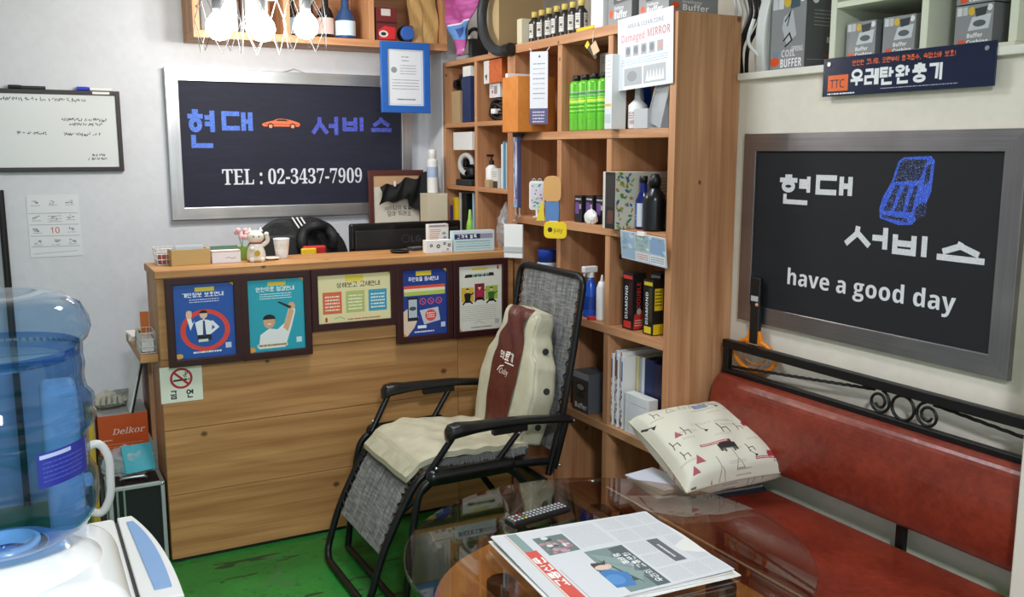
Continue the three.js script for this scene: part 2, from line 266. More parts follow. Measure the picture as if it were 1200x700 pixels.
// shelf above the big sign
{
  const t = thing('wall_shelf', 'pine wall shelf with dividers above the blue lettered sign', 'shelf', [1.27, 1.957, -4.17]);
  wpart('bottom_board', grain(span(0.7, 1.84, 1.957, 1.989, -4.298, -4.05, 0.002), 0), M.shelf, t);
  wpart('top_board', grain(span(0.7, 1.84, 2.3, 2.325, -4.298, -4.05, 0.002), 0), M.shelf, t);
  for (const x of [0.7, 1.075, 1.455]) wpart('divider', grain(span(x, x + 0.028, 1.989, 2.3, -4.288, -4.052, 0.0015), 1), M.shelf, t);
  wpart('divider', grain(span(1.812, 1.84, 1.989, 2.3, -4.288, -4.052, 0.0015), 1), M.shelf, t);
  wpart('back_panel', grain(span(0.7, 1.84, 1.989, 2.3, -4.298, -4.288), 0), M.shelf, t);
}

// ================================================================== SIGNS
const steel = (s, base) => { const t = pixelTexture(512, 128, (u, v) => { const k = 0.86 + 0.1 * fbm(u, v, 4, 60, 2, s) + 0.12 * (fbm(u, v, 9, 2, 2, s + 7) - 0.5); return base.map((c) => c * k); }); return std(0xffffff, 0.33, 0.95, { map: t }); };
const steelLight = steel(5, [226, 226, 228]), steelDark = steel(25, [168, 163, 167]);
function mitred(t, w, h, b, d, mat) { // frame of four mitred bars round w x h, in the xy plane, base at the bottom centre, front at z = d
  const X = w / 2, bar = (pts, dir) => { const g = extrude(pts, d, 0.002); const n = g.attributes.position.count, uv = new Float32Array(n * 2); for (let i = 0; i < n; i++) { const x = g.attributes.position.getX(i), y = g.attributes.position.getY(i); uv[i * 2] = (dir ? x : y) * 1.2; uv[i * 2 + 1] = (dir ? y : x) * 5; } g.setAttribute('uv', new THREE.BufferAttribute(uv, 2)); return part('frame_bar', g, mat, t); };
  bar([[-X, 0], [X, 0], [X - b, b], [-X + b, b]], 1); bar([[-X, h], [-X + b, h - b], [X - b, h - b], [X, h]], 1);
  bar([[-X, 0], [-X + b, b], [-X + b, h - b], [-X, h]], 0); bar([[X, 0], [X, h], [X - b, h - b], [X - b, b]], 0);
}
const speckle = (g, x, y, w, h, n, cols) => { g.save(); g.globalCompositeOperation = 'source-atop'; for (let i = 0; i < n; i++) rect(g, x + rnd() * w, y + rnd() * h, 2, 2, cols[i % cols.length]); g.restore(); };
function layer(w, h, draw) { const c = canvas(w, h); draw(c.getContext('2d')); return c; }
const chalk = (g, w, h, a, b) => { rect(g, 0, 0, w, h, a); for (let i = 0; i < 900; i++) { g.globalAlpha = 0.05; oval(g, rnd() * w, rnd() * h, rr(10, 90), rr(3, 14), b); } g.globalAlpha = 1; };
const carSide = (g, x, y, s) => { // coupe seen from the side
  g.save(); g.translate(x, y); g.scale(s, s); g.beginPath(); g.moveTo(0, 26); g.lineTo(4, 20); g.quadraticCurveTo(30, 10, 50, 8); g.quadraticCurveTo(70, -4, 96, 0); g.quadraticCurveTo(128, 4, 150, 12); g.quadraticCurveTo(166, 16, 166, 24); g.lineTo(160, 34); g.lineTo(8, 34); g.closePath(); g.fillStyle = '#ee7a52'; g.fill(); g.strokeStyle = '#3a1a14'; g.lineWidth = 2; g.stroke();
  poly(g, [[58, 10], [72, 3], [100, 3], [118, 11]], '#40221c'); for (const k of [38, 132]) { oval(g, k, 32, 13, 13, '#2a1512'); oval(g, k, 32, 8, 8, '#f09a76'); } line(g, [[10, 24], [158, 24]], '#7a2f1e', 2); g.restore();
};
{ // sign on the back wall
  const t = thing('steel_framed_sign', 'navy sign with blue glitter lettering, orange car and phone number in steel frame', 'sign', [1.175, 1.197, -4.298]);
  const W = 1.13, H = 0.652, b = 0.05;
  t.rotation.x = 0.012;
  mitred(t, W, H, b, 0.03, steelLight);
  part('sign_panel', span(-W / 2 + b, W / 2 - b, b, H - b, 0.004, 0.018), std(0xffffff, 0.75, 0, { map: print(1536, 824, (g, w, h) => {
    chalk(g, w, h, '#1b1d31', '#34384e');
    const sx = w / (W - 2 * b), sy = h / (H - 2 * b), X = (x) => (x - (1.175 - W / 2 + b)) * sx, Y = (y) => (1.197 + H - b - y) * sy;
    const c = layer(w, h, (q) => { hangul(q, '현', X(0.695), Y(1.672), 0.115 * sx, 0.155 * sy, 31, '#4f78d8', 0.12); hangul(q, '대', X(0.845), Y(1.668), 0.13 * sx, 0.082 * sy, 31, '#4f78d8', 0.12); const vals = [['서', 1.25, 0.125, 0.085], ['비', 1.4, 0.11, 0.066], ['스', 1.535, 0.105, 0.075]]; for (const [s, x, a, e] of vals) hangul(q, s, X(x), Y(1.655), a * sx, e * sy, 29, '#464fc0'); speckle(q, 0, 0, w, h, 60000, ['#88a8f4', '#2438a8', '#b8ccff', '#3048b8']); });
    g.drawImage(c, 0, 0); carSide(g, X(1.015), Y(1.642), 1.6);
    latin(g, 'TEL : 02-3437-7909', X(0.83), Y(1.437), 0.098 * sy, '#dfe2ea', 'bold serif', 'left', 0.745);
  }) }), t);
  part('cord', merge(rod([-0.07, H - 0.005, 0.006], [0.0, H + 0.02, 0.004], 0.0015, 5), rod([0.0, H + 0.02, 0.004], [0.07, H - 0.005, 0.006], 0.0015, 5)), M.lightGrey, t);
}
{ // sign on the right wall
  const t = thing('steel_framed_sign', 'black sign with silver lettering, blue glitter car and good day wish in steel frame', 'sign', [2.109, 0.948, -1.823], -PI / 2);
  const W = 0.95, H = 0.602, b = 0.052;
  mitred(t, W, H, b, 0.02, steelDark);
  part('sign_panel', span(-W / 2 + b, W / 2 - b, b, H - b, 0.003, 0.013), std(0xffffff, 0.75, 0, { map: print(1400, 824, (g, w, h) => {
    chalk(g, w, h, '#111217', '#1f2129');
    const sx = w / (W - 2 * b), sy = h / (H - 2 * b), X = (z) => (z + 1.823 + W / 2 - b) * sx, Y = (y) => (0.948 + H - b - y) * sy;
    const c = layer(w, h, (q) => { q.save(); hangul(q, '현', X(-2.14), Y(1.422), 0.13 * sx, 0.08 * sy, 24, '#d8d8da', 0.1); hangul(q, '대', X(-1.99), Y(1.425), 0.135 * sx, 0.054 * sy, 27, '#d8d8da'); hangul(q, '서', X(-1.87), Y(1.29), 0.15 * sx, 0.06 * sy, 28, '#d8d8da'); hangul(q, '비', X(-1.705), Y(1.277), 0.12 * sx, 0.055 * sy, 28, '#d8d8da'); hangul(q, '스', X(-1.57), Y(1.27), 0.135 * sx, 0.054 * sy, 27, '#d8d8da'); q.restore(); speckle(q, 0, 0, w, h, 50000, ['#ffffff', '#a8a8b0', '#ececf0', '#bcbcc4']); });
    g.drawImage(c, 0, 0);
    latin(g, 'have a good day', X(-2.095), Y(1.152), 0.068 * sy, '#dcdcde', 'bold sans-serif', 'left', 1.12);
    // car seen from above and in front, glitter film
    const k = layer(w, h, (q) => {
      const x0 = X(-1.76), y0 = Y(1.485), a = 0.165 * sx, e = 0.185 * sy, P = (u, v) => [x0 + u * a, y0 + v * e];
      q.lineJoin = 'round';
      poly(q, [P(0.32, 0.08), P(0.42, 0.02), P(0.92, 0), P(1, 0.06), P(0.97, 0.5), P(0.86, 0.74), P(0.66, 0.98), P(0.4, 1), P(0.02, 0.92), P(0, 0.78), P(0.06, 0.6), P(0.22, 0.36)], '#2f55cf');
      poly(q, [P(0.36, 0.1), P(0.44, 0.05), P(0.86, 0.05), P(0.74, 0.34), P(0.26, 0.38)], '#12131a');
      for (const [u0, u1, v0, v1] of [[0.2, 0.32, 0.08, 0.24], [0.38, 0.5, 0.3, 0.46], [0.56, 0.66, 0.52, 0.64]]) poly(q, [P(u0 + 0.1, 0.42), P(u1 + 0.06, 0.42), P(v1, 0.8), P(v0, 0.8)], '#12131a');
      poly(q, [P(0.06, 0.86), P(0.56, 0.9), P(0.56, 0.95), P(0.06, 0.9)], '#12131a'); poly(q, [P(0.86, 0.14), P(0.94, 0.1), P(0.92, 0.34), P(0.82, 0.44)], '#12131a'); oval(q, ...P(0.8, 0.78), a * 0.1, e * 0.13, '#12131a', 0.5);
      speckle(q, 0, 0, w, h, 60000, ['#8aa8ff', '#2038a0', '#b4c8ff', '#3858d8']);
    });
    g.drawImage(k, 0, 0);
  }) }), t);
}
{ // advertising board below the white shelf
  const t = thing('advertising_board', 'narrow dark acrylic advertising board with orange logo below the white open shelf', 'sign', [2.092, 1.652, -1.71], -PI / 2);
  part('board', span(-0.268, 0.268, 0, 0.107, 0, 0.006, 0.001), [M.navy, M.navy, M.navy, M.navy, std(0xffffff, 0.16, 0, { map: print(1100, 220, (g, w, h) => {
    rect(g, 0, 0, w, h, '#1d2440'); rect(g, 40, 100, 150, 92, '#f2713a'); latin(g, 'TTC', 56, 112, 66, '#1d2440', 'sans-serif', 'left', 1.0);
    hangul(g, '안전한 코너링, 오랜부쉬 충격흡수, 쇽업소바 보호!', 215, 26, 26, 28, 4, '#f2713a', 0.1);
    hangul(g, '우레탄완충기', 208, 82, 88, 88, 17, '#f4f4f6', 0.18); g.fillStyle = '#d8d8dc'; rows(g, 420, 192, 480, 1, 8, '#c8c8d0', 4); rows(g, 40, 203, 200, 1, 8, '#ffffff', 8);
  }) }), M.navy], t);
  for (const x of [-0.245, 0.245]) { part('standoff', new THREE.CylinderGeometry(0.006, 0.006, 0.02, 12).rotateX(PI / 2), M.chrome, t, [x, 0.09, -0.001]); }
}

// ================================================================== BENCH
const leatherTex = pixelTexture(512, 512, (u, v) => { const n = fbm(u, v, 7, 7, 4, 61), f = fbm(u, v, 50, 50, 3, 62); return lerp3([106, 36, 23], [152, 62, 42], n * 0.75 + (f - 0.5) * 0.6); });
const leather = std(0xffffff, 0.29, 0, { map: leatherTex, bumpMap: noiseFine, bumpScale: 0.0012 });
const iron = std(0x0b0b0c, 0.42, 0.2);
{
  const t = thing('upholstered_bench', 'red-brown leather bench with black iron back rail and scrolls along the cream wall', 'bench', [1.83, 0, -1.6]);
  const z0 = -2.315, z1 = -0.7;
  wpart('seat', metres(span(1.6, 2.045, 0.37, 0.44, -2.34, z1, 0.022), 0.7), leather, t);
  wpart('piping', rod([1.603, 0.434, -2.335], [1.603, 0.434, z1], 0.0035, 8), std(0xcbbfae, 0.6), t);
  // back cushion: rounded, slightly reclined
  { const s = new THREE.Shape(); s.moveTo(2.04, 0.52); s.lineTo(2.043, 0.742); s.quadraticCurveTo(2.043, 0.76, 2.03, 0.758); s.bezierCurveTo(2.012, 0.755, 2.0, 0.72, 1.998, 0.665); s.bezierCurveTo(1.996, 0.61, 2.0, 0.55, 2.01, 0.53); s.quadraticCurveTo(2.02, 0.518, 2.04, 0.52);
    const g = extrude(s, z1 - z0 - 0.01, 0.012, [], 10); g.translate(0, 0, z0 + 0.005); wpart('back_cushion', metres(g, 0.7), leather, t); }
  const bar = (n, a, b, w) => wpart(n, span(...a, 0.003), iron, t);
  bar('top_rail', [2.042, 2.066, 0.852, 0.88, z0, z1]); bar('middle_rail', [2.043, 2.065, 0.76, 0.784, z0, z1]);
  for (const z of [z0, -1.598, z1 - 0.025]) wpart('post', span(2.046, 2.066, 0.36, z === -1.598 ? 0.76 : 0.852, z, z + 0.026, 0.003), iron, t);
  for (const z of [z0 + 0.02, -1.6, z1 - 0.05]) { wpart('leg', span(1.64, 1.668, 0, 0.37, z, z + 0.028, 0.003), iron, t); wpart('leg', span(2.0, 2.028, 0, 0.37, z, z + 0.028, 0.003), iron, t); }
  wpart('seat_rail', span(1.64, 1.668, 0.34, 0.37, z0, z1), iron, t);
  const ring = []; for (let i = 0; i < 28; i++) { const a = i / 28 * 2 * PI; ring.push([2.054, 0.818 + 0.033 * Math.sin(a), -1.607 + 0.035 * Math.cos(a)]); }
  wpart('ring', tube(ring, 0.0045, 60, true), iron, t);
  const scroll = (zc, dir, yc) => { const p = []; for (let i = 0; i <= 40; i++) { const k = i / 40, a = PI * 0.42 - k * 3.3 * PI, r = 0.036 - 0.023 * k; p.push([2.054, yc + r * Math.sin(a) * 0.95, zc - dir * r * Math.cos(a)]); } return tube(p, 0.0042, 100); };
  wpart('scroll', scroll(-1.684, -1, 0.817), iron, t); wpart('scroll', scroll(-1.53, 1, 0.817), iron, t);
  // twisted rods running into the scrolls
  const twist = (a, b) => { const g = []; for (let s = 0; s < 3; s++) { const p = []; for (let i = 0; i <= 60; i++) { const k = i / 60, an = k * 44 + s * 2.094; p.push([a[0] + (b[0] - a[0]) * k + 0.0028 * Math.cos(an), a[1] + (b[1] - a[1]) * k + 0.0028 * Math.sin(an), a[2] + (b[2] - a[2]) * k]); } g.push(tube(p, 0.0024, 120, false, 5)); } return merge(g); };
  wpart('twisted_rod', twist([2.054, 0.79, z0 + 0.02], [2.054, 0.848, -1.7]), iron, t); wpart('twisted_rod', twist([2.054, 0.85, -1.515], [2.054, 0.79, z1 - 0.03]), iron, t);
}

// ================================================================== GLASS TABLE
{
  const cx = 1.255, cz = -1.825, R = 0.51, t = thing('glass_coffee_table', 'round smoked glass coffee table with a round wooden tray shelf beneath', 'table', [cx, 0, cz]);
  const glass = phys({ color: 0xe4dad0, roughness: 0.02, transmission: 1, thickness: 0, ior: 1.6, specularIntensity: 1 });
  part('glass_top', lathe([[0, 0.492], [R - 0.003, 0.492], [R, 0.495], [R, 0.503], [R - 0.003, 0.506], [0, 0.506]], 96), glass, t);
  part('wooden_shelf', (() => { const g = lathe([[0, 0.355], [0.43, 0.355], [0.438, 0.363], [0.438, 0.374], [0.43, 0.38], [0, 0.38]], 72); return metres(g, 1.6, 0.8); })(), std(0xffffff, 0.45, 0, { map: pixelTexture(512, 256, (u, v) => { const n = fbm(u, v, 4, 30, 3, 301), k = fbm(u, v, 5, 5, 3, 302); return lerp3([214, 158, 84], [236, 186, 112], n * 0.7 + k * 0.4 - 0.05); }) }), t);
  for (const a of [PI, PI / 3, -PI / 3]) part('pillar', lathe([[0, 0.38], [0.036, 0.38], [0.036, 0.486], [0.03, 0.492], [0, 0.492]], 28), std(0x3a2014, 0.4), t, [0.3 * Math.cos(a), 0, 0.3 * Math.sin(a)]);
  for (const a of [PI, PI / 3, -PI / 3]) part('leg', lathe([[0, 0], [0.024, 0], [0.034, 0.3], [0.036, 0.355], [0, 0.355]], 24), std(0x23140d, 0.4), t, [0.3 * Math.cos(a), 0, 0.3 * Math.sin(a)]);
}

// ================================================================== FOLDING RECLINER
const weave = pixelTexture(256, 256, (u, v) => { const a = Math.sin(u * 64 * PI), b = Math.sin(v * 64 * PI), s = fbm(u, v, 6, 50, 2, 81), q = fbm(u, v, 50, 6, 2, 82); const k = 118 + 26 * a * b + 60 * (s - 0.5) + 60 * (q - 0.5); return [k, k, k * 0.985]; });
const mesh = (g) => metres(g, 0.22, 0.22);
{
  const t = thing('folding_recliner', 'black folding recliner with grey woven sling and padded armrests before the counter', 'recliner chair', [1.3, 0, -2.93]);
  const ZN = -2.70, ZF = -3.16, frame = std(0x121315, 0.38, 0.25);
  const foot = [[0.925, 0.016], [0.975, 0.20], [1.06, 0.365], [1.125, 0.455]], back = [[1.61, 0.40], [1.65, 0.53], [1.70, 0.79], [1.742, 1.05]];
  wpart('leg_rest_frame', bent([[1.60, 0.41, ZN], [1.30, 0.435, ZN], [1.125, 0.455, ZN], [1.06, 0.365, ZN], [0.975, 0.20, ZN], [0.918, 0.016, ZN], [0.918, 0.016, ZF], [0.975, 0.20, ZF], [1.06, 0.365, ZF], [1.125, 0.455, ZF], [1.30, 0.435, ZF], [1.60, 0.41, ZF]], 0.0125, 0.07), frame, t);
  wpart('back_frame', bent([[1.60, 0.36, ZN], [1.65, 0.53, ZN], [1.70, 0.79, ZN], [1.744, 1.06, ZN], [1.744, 1.06, ZF], [1.70, 0.79, ZF], [1.65, 0.53, ZF], [1.60, 0.36, ZF]], 0.0125, 0.05), frame, t);
  const sling = (prof, name, s, zi = 0.032) => { const f = (u, v) => { const k = v * (prof.length - 1), i = Math.min(prof.length - 2, Math.floor(k)), w = k - i, x = prof[i][0] + (prof[i + 1][0] - prof[i][0]) * w, y = prof[i][1] + (prof[i + 1][1] - prof[i][1]) * w, sag = s * Math.sin(PI * u); return [x + sag * 0.6, y - sag, ZF + zi + (ZN - ZF - 2 * zi) * u]; };
    const a = sheet(f, 10, 14), b = sheet((u, v) => { const p = f(1 - u, v); return [p[0] + 0.002, p[1] - 0.003, p[2]]; }, 10, 14); return wpart(name, mesh(merge(a, b)), std(0xffffff, 0.85, 0, { map: weave, bumpMap: weave, bumpScale: 0.0008 }), t); };
  sling([[0.972, 0.185], [1.01, 0.27], [1.06, 0.37], [1.125, 0.462]], 'leg_sling', 0.008);
  sling([[1.125, 0.462], [1.25, 0.43], [1.4, 0.40], [1.6, 0.40]], 'seat_sling', 0.03);
  sling([[1.625, 0.44], [1.652, 0.54], [1.702, 0.79], [1.745, 1.055]], 'back_sling', -0.006);
  // lacing between sling and tube
  const lace = (prof, z, d) => { const p = []; for (let i = 0; i <= 22; i++) { const k = i / 22 * (prof.length - 1), j = Math.min(prof.length - 2, Math.floor(k)), w = k - j; p.push([prof[j][0] + (prof[j + 1][0] - prof[j][0]) * w, prof[j][1] + (prof[j + 1][1] - prof[j][1]) * w + 0.004, z + (i % 2 ? d : -0.002 * Math.sign(d))]); } return tube(p, 0.0028, 90, false, 5, 0.2); };
  for (const [z, d] of [[ZN - 0.006, -0.034], [ZF + 0.006, 0.034]]) { wpart('lacing', lace([[0.975, 0.19], [1.06, 0.37], [1.12, 0.455]], z, d), M.black, t); wpart('lacing', lace([[1.652, 0.54], [1.702, 0.79], [1.742, 1.02]], z, d), M.black, t); }
  for (const [za, s] of [[-2.625, 1], [-3.215, -1]]) {
    // armrest: swelling front, thin tail
    const prof = [[1.172, 0.585, 0.020, 0.020], [1.186, 0.598, 0.029, 0.024], [1.215, 0.603, 0.031, 0.024], [1.27, 0.603, 0.029, 0.018], [1.36, 0.604, 0.027, 0.015], [1.47, 0.600, 0.026, 0.014], [1.58, 0.588, 0.023, 0.013], [1.66, 0.575, 0.018, 0.012]];
    const g = sheet((u, v) => { const k = v * (prof.length - 1), i = Math.min(prof.length - 2, Math.floor(k)), w = k - i, q = prof[i].map((a, n) => a + (prof[i + 1][n] - a) * w), end = v === 0 || v === 1 ? 0.02 : 1, a = u * 2 * PI, ca = Math.cos(a), sa = Math.sin(a), e = (c) => Math.sign(c) * Math.abs(c) ** 0.7; return [q[0], q[1] + q[3] * e(sa) * end, za + q[2] * e(ca) * end]; }, 20, 40);
    wpart('armrest', g, std(0x111112, 0.3), t);
    const zs = za - s * 0.028;
    wpart('arm_strut', rod([1.20, 0.585, za], [1.118, 0.458, zs], 0.011, 10), frame, t);
    wpart('arm_strut', rod([1.46, 0.585, za], [1.345, 0.435, zs], 0.010, 10), frame, t);
    wpart('arm_strut', rod([1.63, 0.577, za], [1.598, 0.40, zs], 0.010, 10), frame, t);
    wpart('arm_bracket', span(1.34, 1.47, 0.565, 0.59, za - 0.012, za + 0.012, 0.004), frame, t);
    // padded side arch that stands on the floor
    wpart('side_arch', bent([[1.02, 0.0125, zs + s * 0.022], [1.055, 0.30, zs + s * 0.022], [1.085, 0.452, zs + s * 0.022], [1.41, 0.452, zs + s * 0.022], [1.72, 0.0125, zs + s * 0.022]], 0.0125, 0.08), frame, t);
    wpart('padded_sleeve', (() => { const g2 = new THREE.CapsuleGeometry(0.026, 0.27, 6, 14).rotateZ(PI / 2).scale(1, 1.05, 0.9); return g2.translate(1.265, 0.452, zs + s * 0.022); })(), std(0x0d0d0e, 0.28), t);
    wpart('brace', rod([1.56, 0.36, zs], [1.10, 0.0125, zs], 0.010, 10), frame, t);
    for (const [x, y] of [[1.135, 0.485], [1.37, 0.468], [1.60, 0.42], [1.648, 0.577], [1.44, 0.56], [1.395, 0.572]]) wpart('bolt', new THREE.SphereGeometry(0.0058, 10, 8).translate(x, y, za + (y > 0.55 && x > 1.6 ? s * 0.014 : s * 0.004)), M.chrome, t);
  }
  wpart('cross_bar', rod([1.02, 0.0125, -2.64], [1.02, 0.0125, -3.2], 0.0125, 10), frame, t); wpart('cross_bar', rod([1.72, 0.0125, -2.64], [1.72, 0.0125, -3.2], 0.0125, 10), frame, t); wpart('cross_bar', rod([1.56, 0.36, -2.65], [1.56, 0.36, -3.19], 0.0105, 10), frame, t);
}
{ // massage cushion lying on the recliner
  const t = thing('massage_cushion', 'cream massage seat cushion with brown leather centre strip lying on the recliner', 'cushion', [1.33, 0.425, -2.93]);
  const cream = std(0xffffff, 0.5, 0, { map: pixelTexture(256, 256, (u, v) => { const n = fbm(u, v, 8, 8, 4, 91); return lerp3([178, 172, 146], [204, 199, 175], n); }), bumpMap: noiseFine, bumpScale: 0.0015 }), brown = std(0x552620, 0.3, 0, { bumpMap: noiseFine, bumpScale: 0.004 });
  const W = (v) => { const p = [[0, 0.19], [0.2, 0.205], [0.4, 0.215], [0.58, 0.195], [0.72, 0.15], [0.82, 0.125], [0.94, 0.128], [1, 0.12]]; for (let i = 0; i < p.length - 1; i++) if (v <= p[i + 1][0]) { let k = (v - p[i][0]) / (p[i + 1][0] - p[i][0]); k = k * k * (3 - 2 * k); return p[i][1] + (p[i + 1][1] - p[i][1]) * k; } return 0.12; };
  // back pad: thick body; v runs up the back, u round the section
  const axis = (v) => [1.555 + 0.108 * v, 0.45 + 0.478 * v], TH = (v) => 0.115 * (0.55 + 0.45 * Math.sin(PI * Math.min(1, v * 0.62 + 0.28))) * (v > 0.9 ? Math.sqrt(Math.max(0.0001, 1 - ((v - 0.9) / 0.1) ** 2 * 0.98)) : 1);
  const pad = sheet((u, v) => { const [x, y] = axis(v), a = u * 2 * PI, e = (c, p) => Math.sign(c) * Math.abs(c) ** p, cap = v === 0 || v === 1 ? 0.01 : 1, w = W(v) * cap, th = TH(v) * cap, f = -e(Math.sin(a), 0.5) * th * 0.5; return [x + f + (f < 0 ? -0.012 * Math.abs(Math.cos(a)) : 0), y - f * 0.25, -2.93 + e(Math.cos(a), 0.42) * w]; }, 48, 44);
  wpart('back_pad', metres(pad, 0.4), cream, t);
  // the strip lies on the front of the pad and folds over its top
  const stripW = (v) => 0.078 + 0.022 * Math.sin(PI * v) ** 2 - 0.016 * Math.exp(-(((v - 0.86) / 0.07) ** 2));
  const front = (v, z) => { const vv = Math.min(v, 1), [x, y] = axis(vv), th = TH(vv), k = Math.max(0, 1 - Math.abs(z) ** 2.4 / W(vv) ** 2.4) ** 0.2; return [x - th * 0.5 * k - 0.012 * Math.abs(z) / W(vv), y + th * 0.125 * k]; };
  const strip = sheet((u, v) => { const z = (u * 2 - 1) * stripW(v), [x, y] = front(Math.min(0.985, v), z); return [x - 0.0035 - 0.004 * Math.sin(v * 26 + z * 60) * (v > 0.6 ? 1 : 0.3), y + 0.001, -2.93 + z]; }, 14, 40);
  const stripTex = print(256, 700, (g, w, h) => { rect(g, 0, 0, w, h, '#5a2a22'); for (let i = 0; i < 400; i++) { g.globalAlpha = 0.12; oval(g, rnd() * w, rnd() * h, rr(3, 20), rr(3, 12), i % 2 ? '#6e3a2e' : '#43180f'); } g.globalAlpha = 1; g.save(); g.translate(60, 262); hangul(g, '의료기', 0, 0, 40, 44, 7, '#f2efe8'); rect(g, 55, 52, 90, 7, '#e8e4da'); g.restore(); line(g, [[62, 372], [78, 346], [112, 336]], '#f2efe8', 6); latin(g, 'Coby', 76, 346, 38, '#f2efe8', 'italic serif'); });
  wpart('centre_strip', strip, std(0xffffff, 0.3, 0, { map: stripTex, bumpMap: noiseFine, bumpScale: 0.003 }), t);
  // seat pad: flat quilted flap hanging a little over the knee bar
  const top = (u, v) => { const k = v, x = 1.07 + 0.47 * k, z = (u * 2 - 1), half = 0.205 + 0.012 * Math.sin(k * 5); const edge = (1 - Math.abs(z) ** 8) * (1 - Math.abs(2 * k - 1) ** 12); const y = 0.462 + 0.055 * Math.min(1, k * 3.2) * (1 - 0.45 * k) - (k < 0.1 ? 0.03 * (0.1 - k) * 10 : 0) - 0.015 * k; return [x, y + 0.006 * edge + 0.004 * Math.sin(x * 70) * Math.sin(z * 7 + x * 10), -2.93 + z * half]; };
  wpart('seat_pad', metres(slab(top, 26, 30, 0.02), 0.4), cream, t);
  for (const y of [0.53, 0.66, 0.79]) { const v = (y - 0.45) / 0.5, [x] = axis(v); wpart('button', new THREE.CylinderGeometry(0.012, 0.012, 0.006, 16).rotateX(PI / 2).translate(x + 0.0, y, -2.93 + W(v) + 0.0005), M.darkGrey, t); }
}

{ // fleece between sling and cushion
  const f = (u, v) => { const x = 1.13 + 0.4 * v, z = -2.93 + (u - 0.5) * 0.41; return [x, 0.478 - 0.012 * v + 0.003 * Math.sin(x * 90 + z * 40), z]; };
  const t = thing('fleece_blanket', 'folded grey fleece under the cream cushion on the recliner', 'blanket', [1.33, 0.43, -2.93]);
  wpart('fleece', metres(slab(f, 20, 20, 0.026), 0.3), std(0x6f706c, 0.95, 0, { bumpMap: noiseFine, bumpScale: 0.008 }), t);
  const g = []; for (let i = 0; i < 46; i++) { const x = 1.135 + i * 0.0085; g.push(rod([x, 0.47, -2.728], [x + rr(-0.004, 0.004), 0.442 + rr(-0.006, 0.006), -2.722 + rr(-0.003, 0.003)], 0.0024, 5)); } wpart('fringe', merge(g), std(0x7c7d78, 0.95), t);
}

// ================================================================== PENDANT BULBS
const glow = std(0xffffff, 0.4, 0, { emissive: 0xffffff, emissiveIntensity: 6 });
[[0.704, 1.94, -3.55], [0.861, 1.944, -3.55], [1.025, 1.962, -3.55]].forEach(([x, y, z], i) => {
  const t = thing('pendant_lamp', ['globe bulb pendant in a white wire cage, furthest from the shelves', 'globe bulb pendant in a white wire cage, middle of the three', 'globe bulb pendant in a white wire cage, nearest the certificate'][i], 'lamp', [x, y, z], i * 0.4, 'pendant lamps over the counter');
  const wire = std(i === 1 ? 0xb0b2b4 : 0x6c6e70, 0.4, 0.7), S = 1.12;
  part('bulb', lathe([[0, -0.043], [0.022, -0.037], [0.037, -0.021], [0.043, 0], [0.038, 0.021], [0.026, 0.037], [0.018, 0.046], [0.017, 0.052], [0, 0.052]].map((p) => [p[0] * S, p[1] * S]), 28), glow, t);
  part('socket', lathe([[0, 0.058], [0.018, 0.058], [0.021, 0.066], [0.022, 0.115], [0.012, 0.125], [0, 0.125]], 20), M.grey, t);
  part('cord', rod([0, 0.12, 0], [0, CEILING - y, 0], 0.003, 6), M.white, t);
  const N = 5, g = [], P = (r, h, k) => [r * Math.cos(k / N * 2 * PI), h, r * Math.sin(k / N * 2 * PI)];
  for (let k = 0; k < N; k++) { g.push(rod([0, 0.115, 0], P(0.066, 0.11, k), 0.0013, 5), rod(P(0.066, 0.11, k), P(0.085, 0.02, k + 0.5), 0.0013, 5), rod(P(0.066, 0.11, k), P(0.085, 0.02, k - 0.5), 0.0013, 5), rod(P(0.085, 0.02, k + 0.5), P(0.074, -0.088, k), 0.0013, 5), rod(P(0.085, 0.02, k + 0.5), P(0.074, -0.088, k + 1), 0.0013, 5), rod(P(0.066, 0.11, k), P(0.066, 0.11, k + 1), 0.0013, 5)); }
  part('wire_cage', merge(g), wire, t);
  const L = new THREE.PointLight(0xfff8ee, BULB_POWER, 0, 2); L.castShadow = true; L.shadow.radius = 2.1; t.add(L);
});

// ================================================================== FRAMED POSTERS ON THE COUNTER
const sheetMat = (w, h, draw, rough = 0.45) => std(0xffffff, rough, 0, { map: print(w, h, draw) });
const boxFaces = (side, front, top = side, right = side) => [right, side, top, side, front, side];   // BoxGeometry order: +x, -x, +y, -y, +z, -z
function person(g, x, y, s, shirt, pants) { // small printed figure
  oval(g, x, y, 15 * s, 18 * s, '#e8c4a4'); g.fillStyle = '#241c1a'; g.beginPath(); g.ellipse(x, y - 6 * s, 16 * s, 14 * s, 0, PI, 2 * PI); g.fill();
  rect(g, x - 5 * s, y + 15 * s, 10 * s, 10 * s, '#e0b896'); poly(g, [[x - 34 * s, y + 34 * s], [x - 12 * s, y + 24 * s], [x + 12 * s, y + 24 * s], [x + 34 * s, y + 34 * s], [x + 26 * s, y + 92 * s], [x - 26 * s, y + 92 * s]], shirt);
  poly(g, [[x - 26 * s, y + 92 * s], [x + 26 * s, y + 92 * s], [x + 28 * s, y + 118 * s], [x - 28 * s, y + 118 * s]], pants);
}
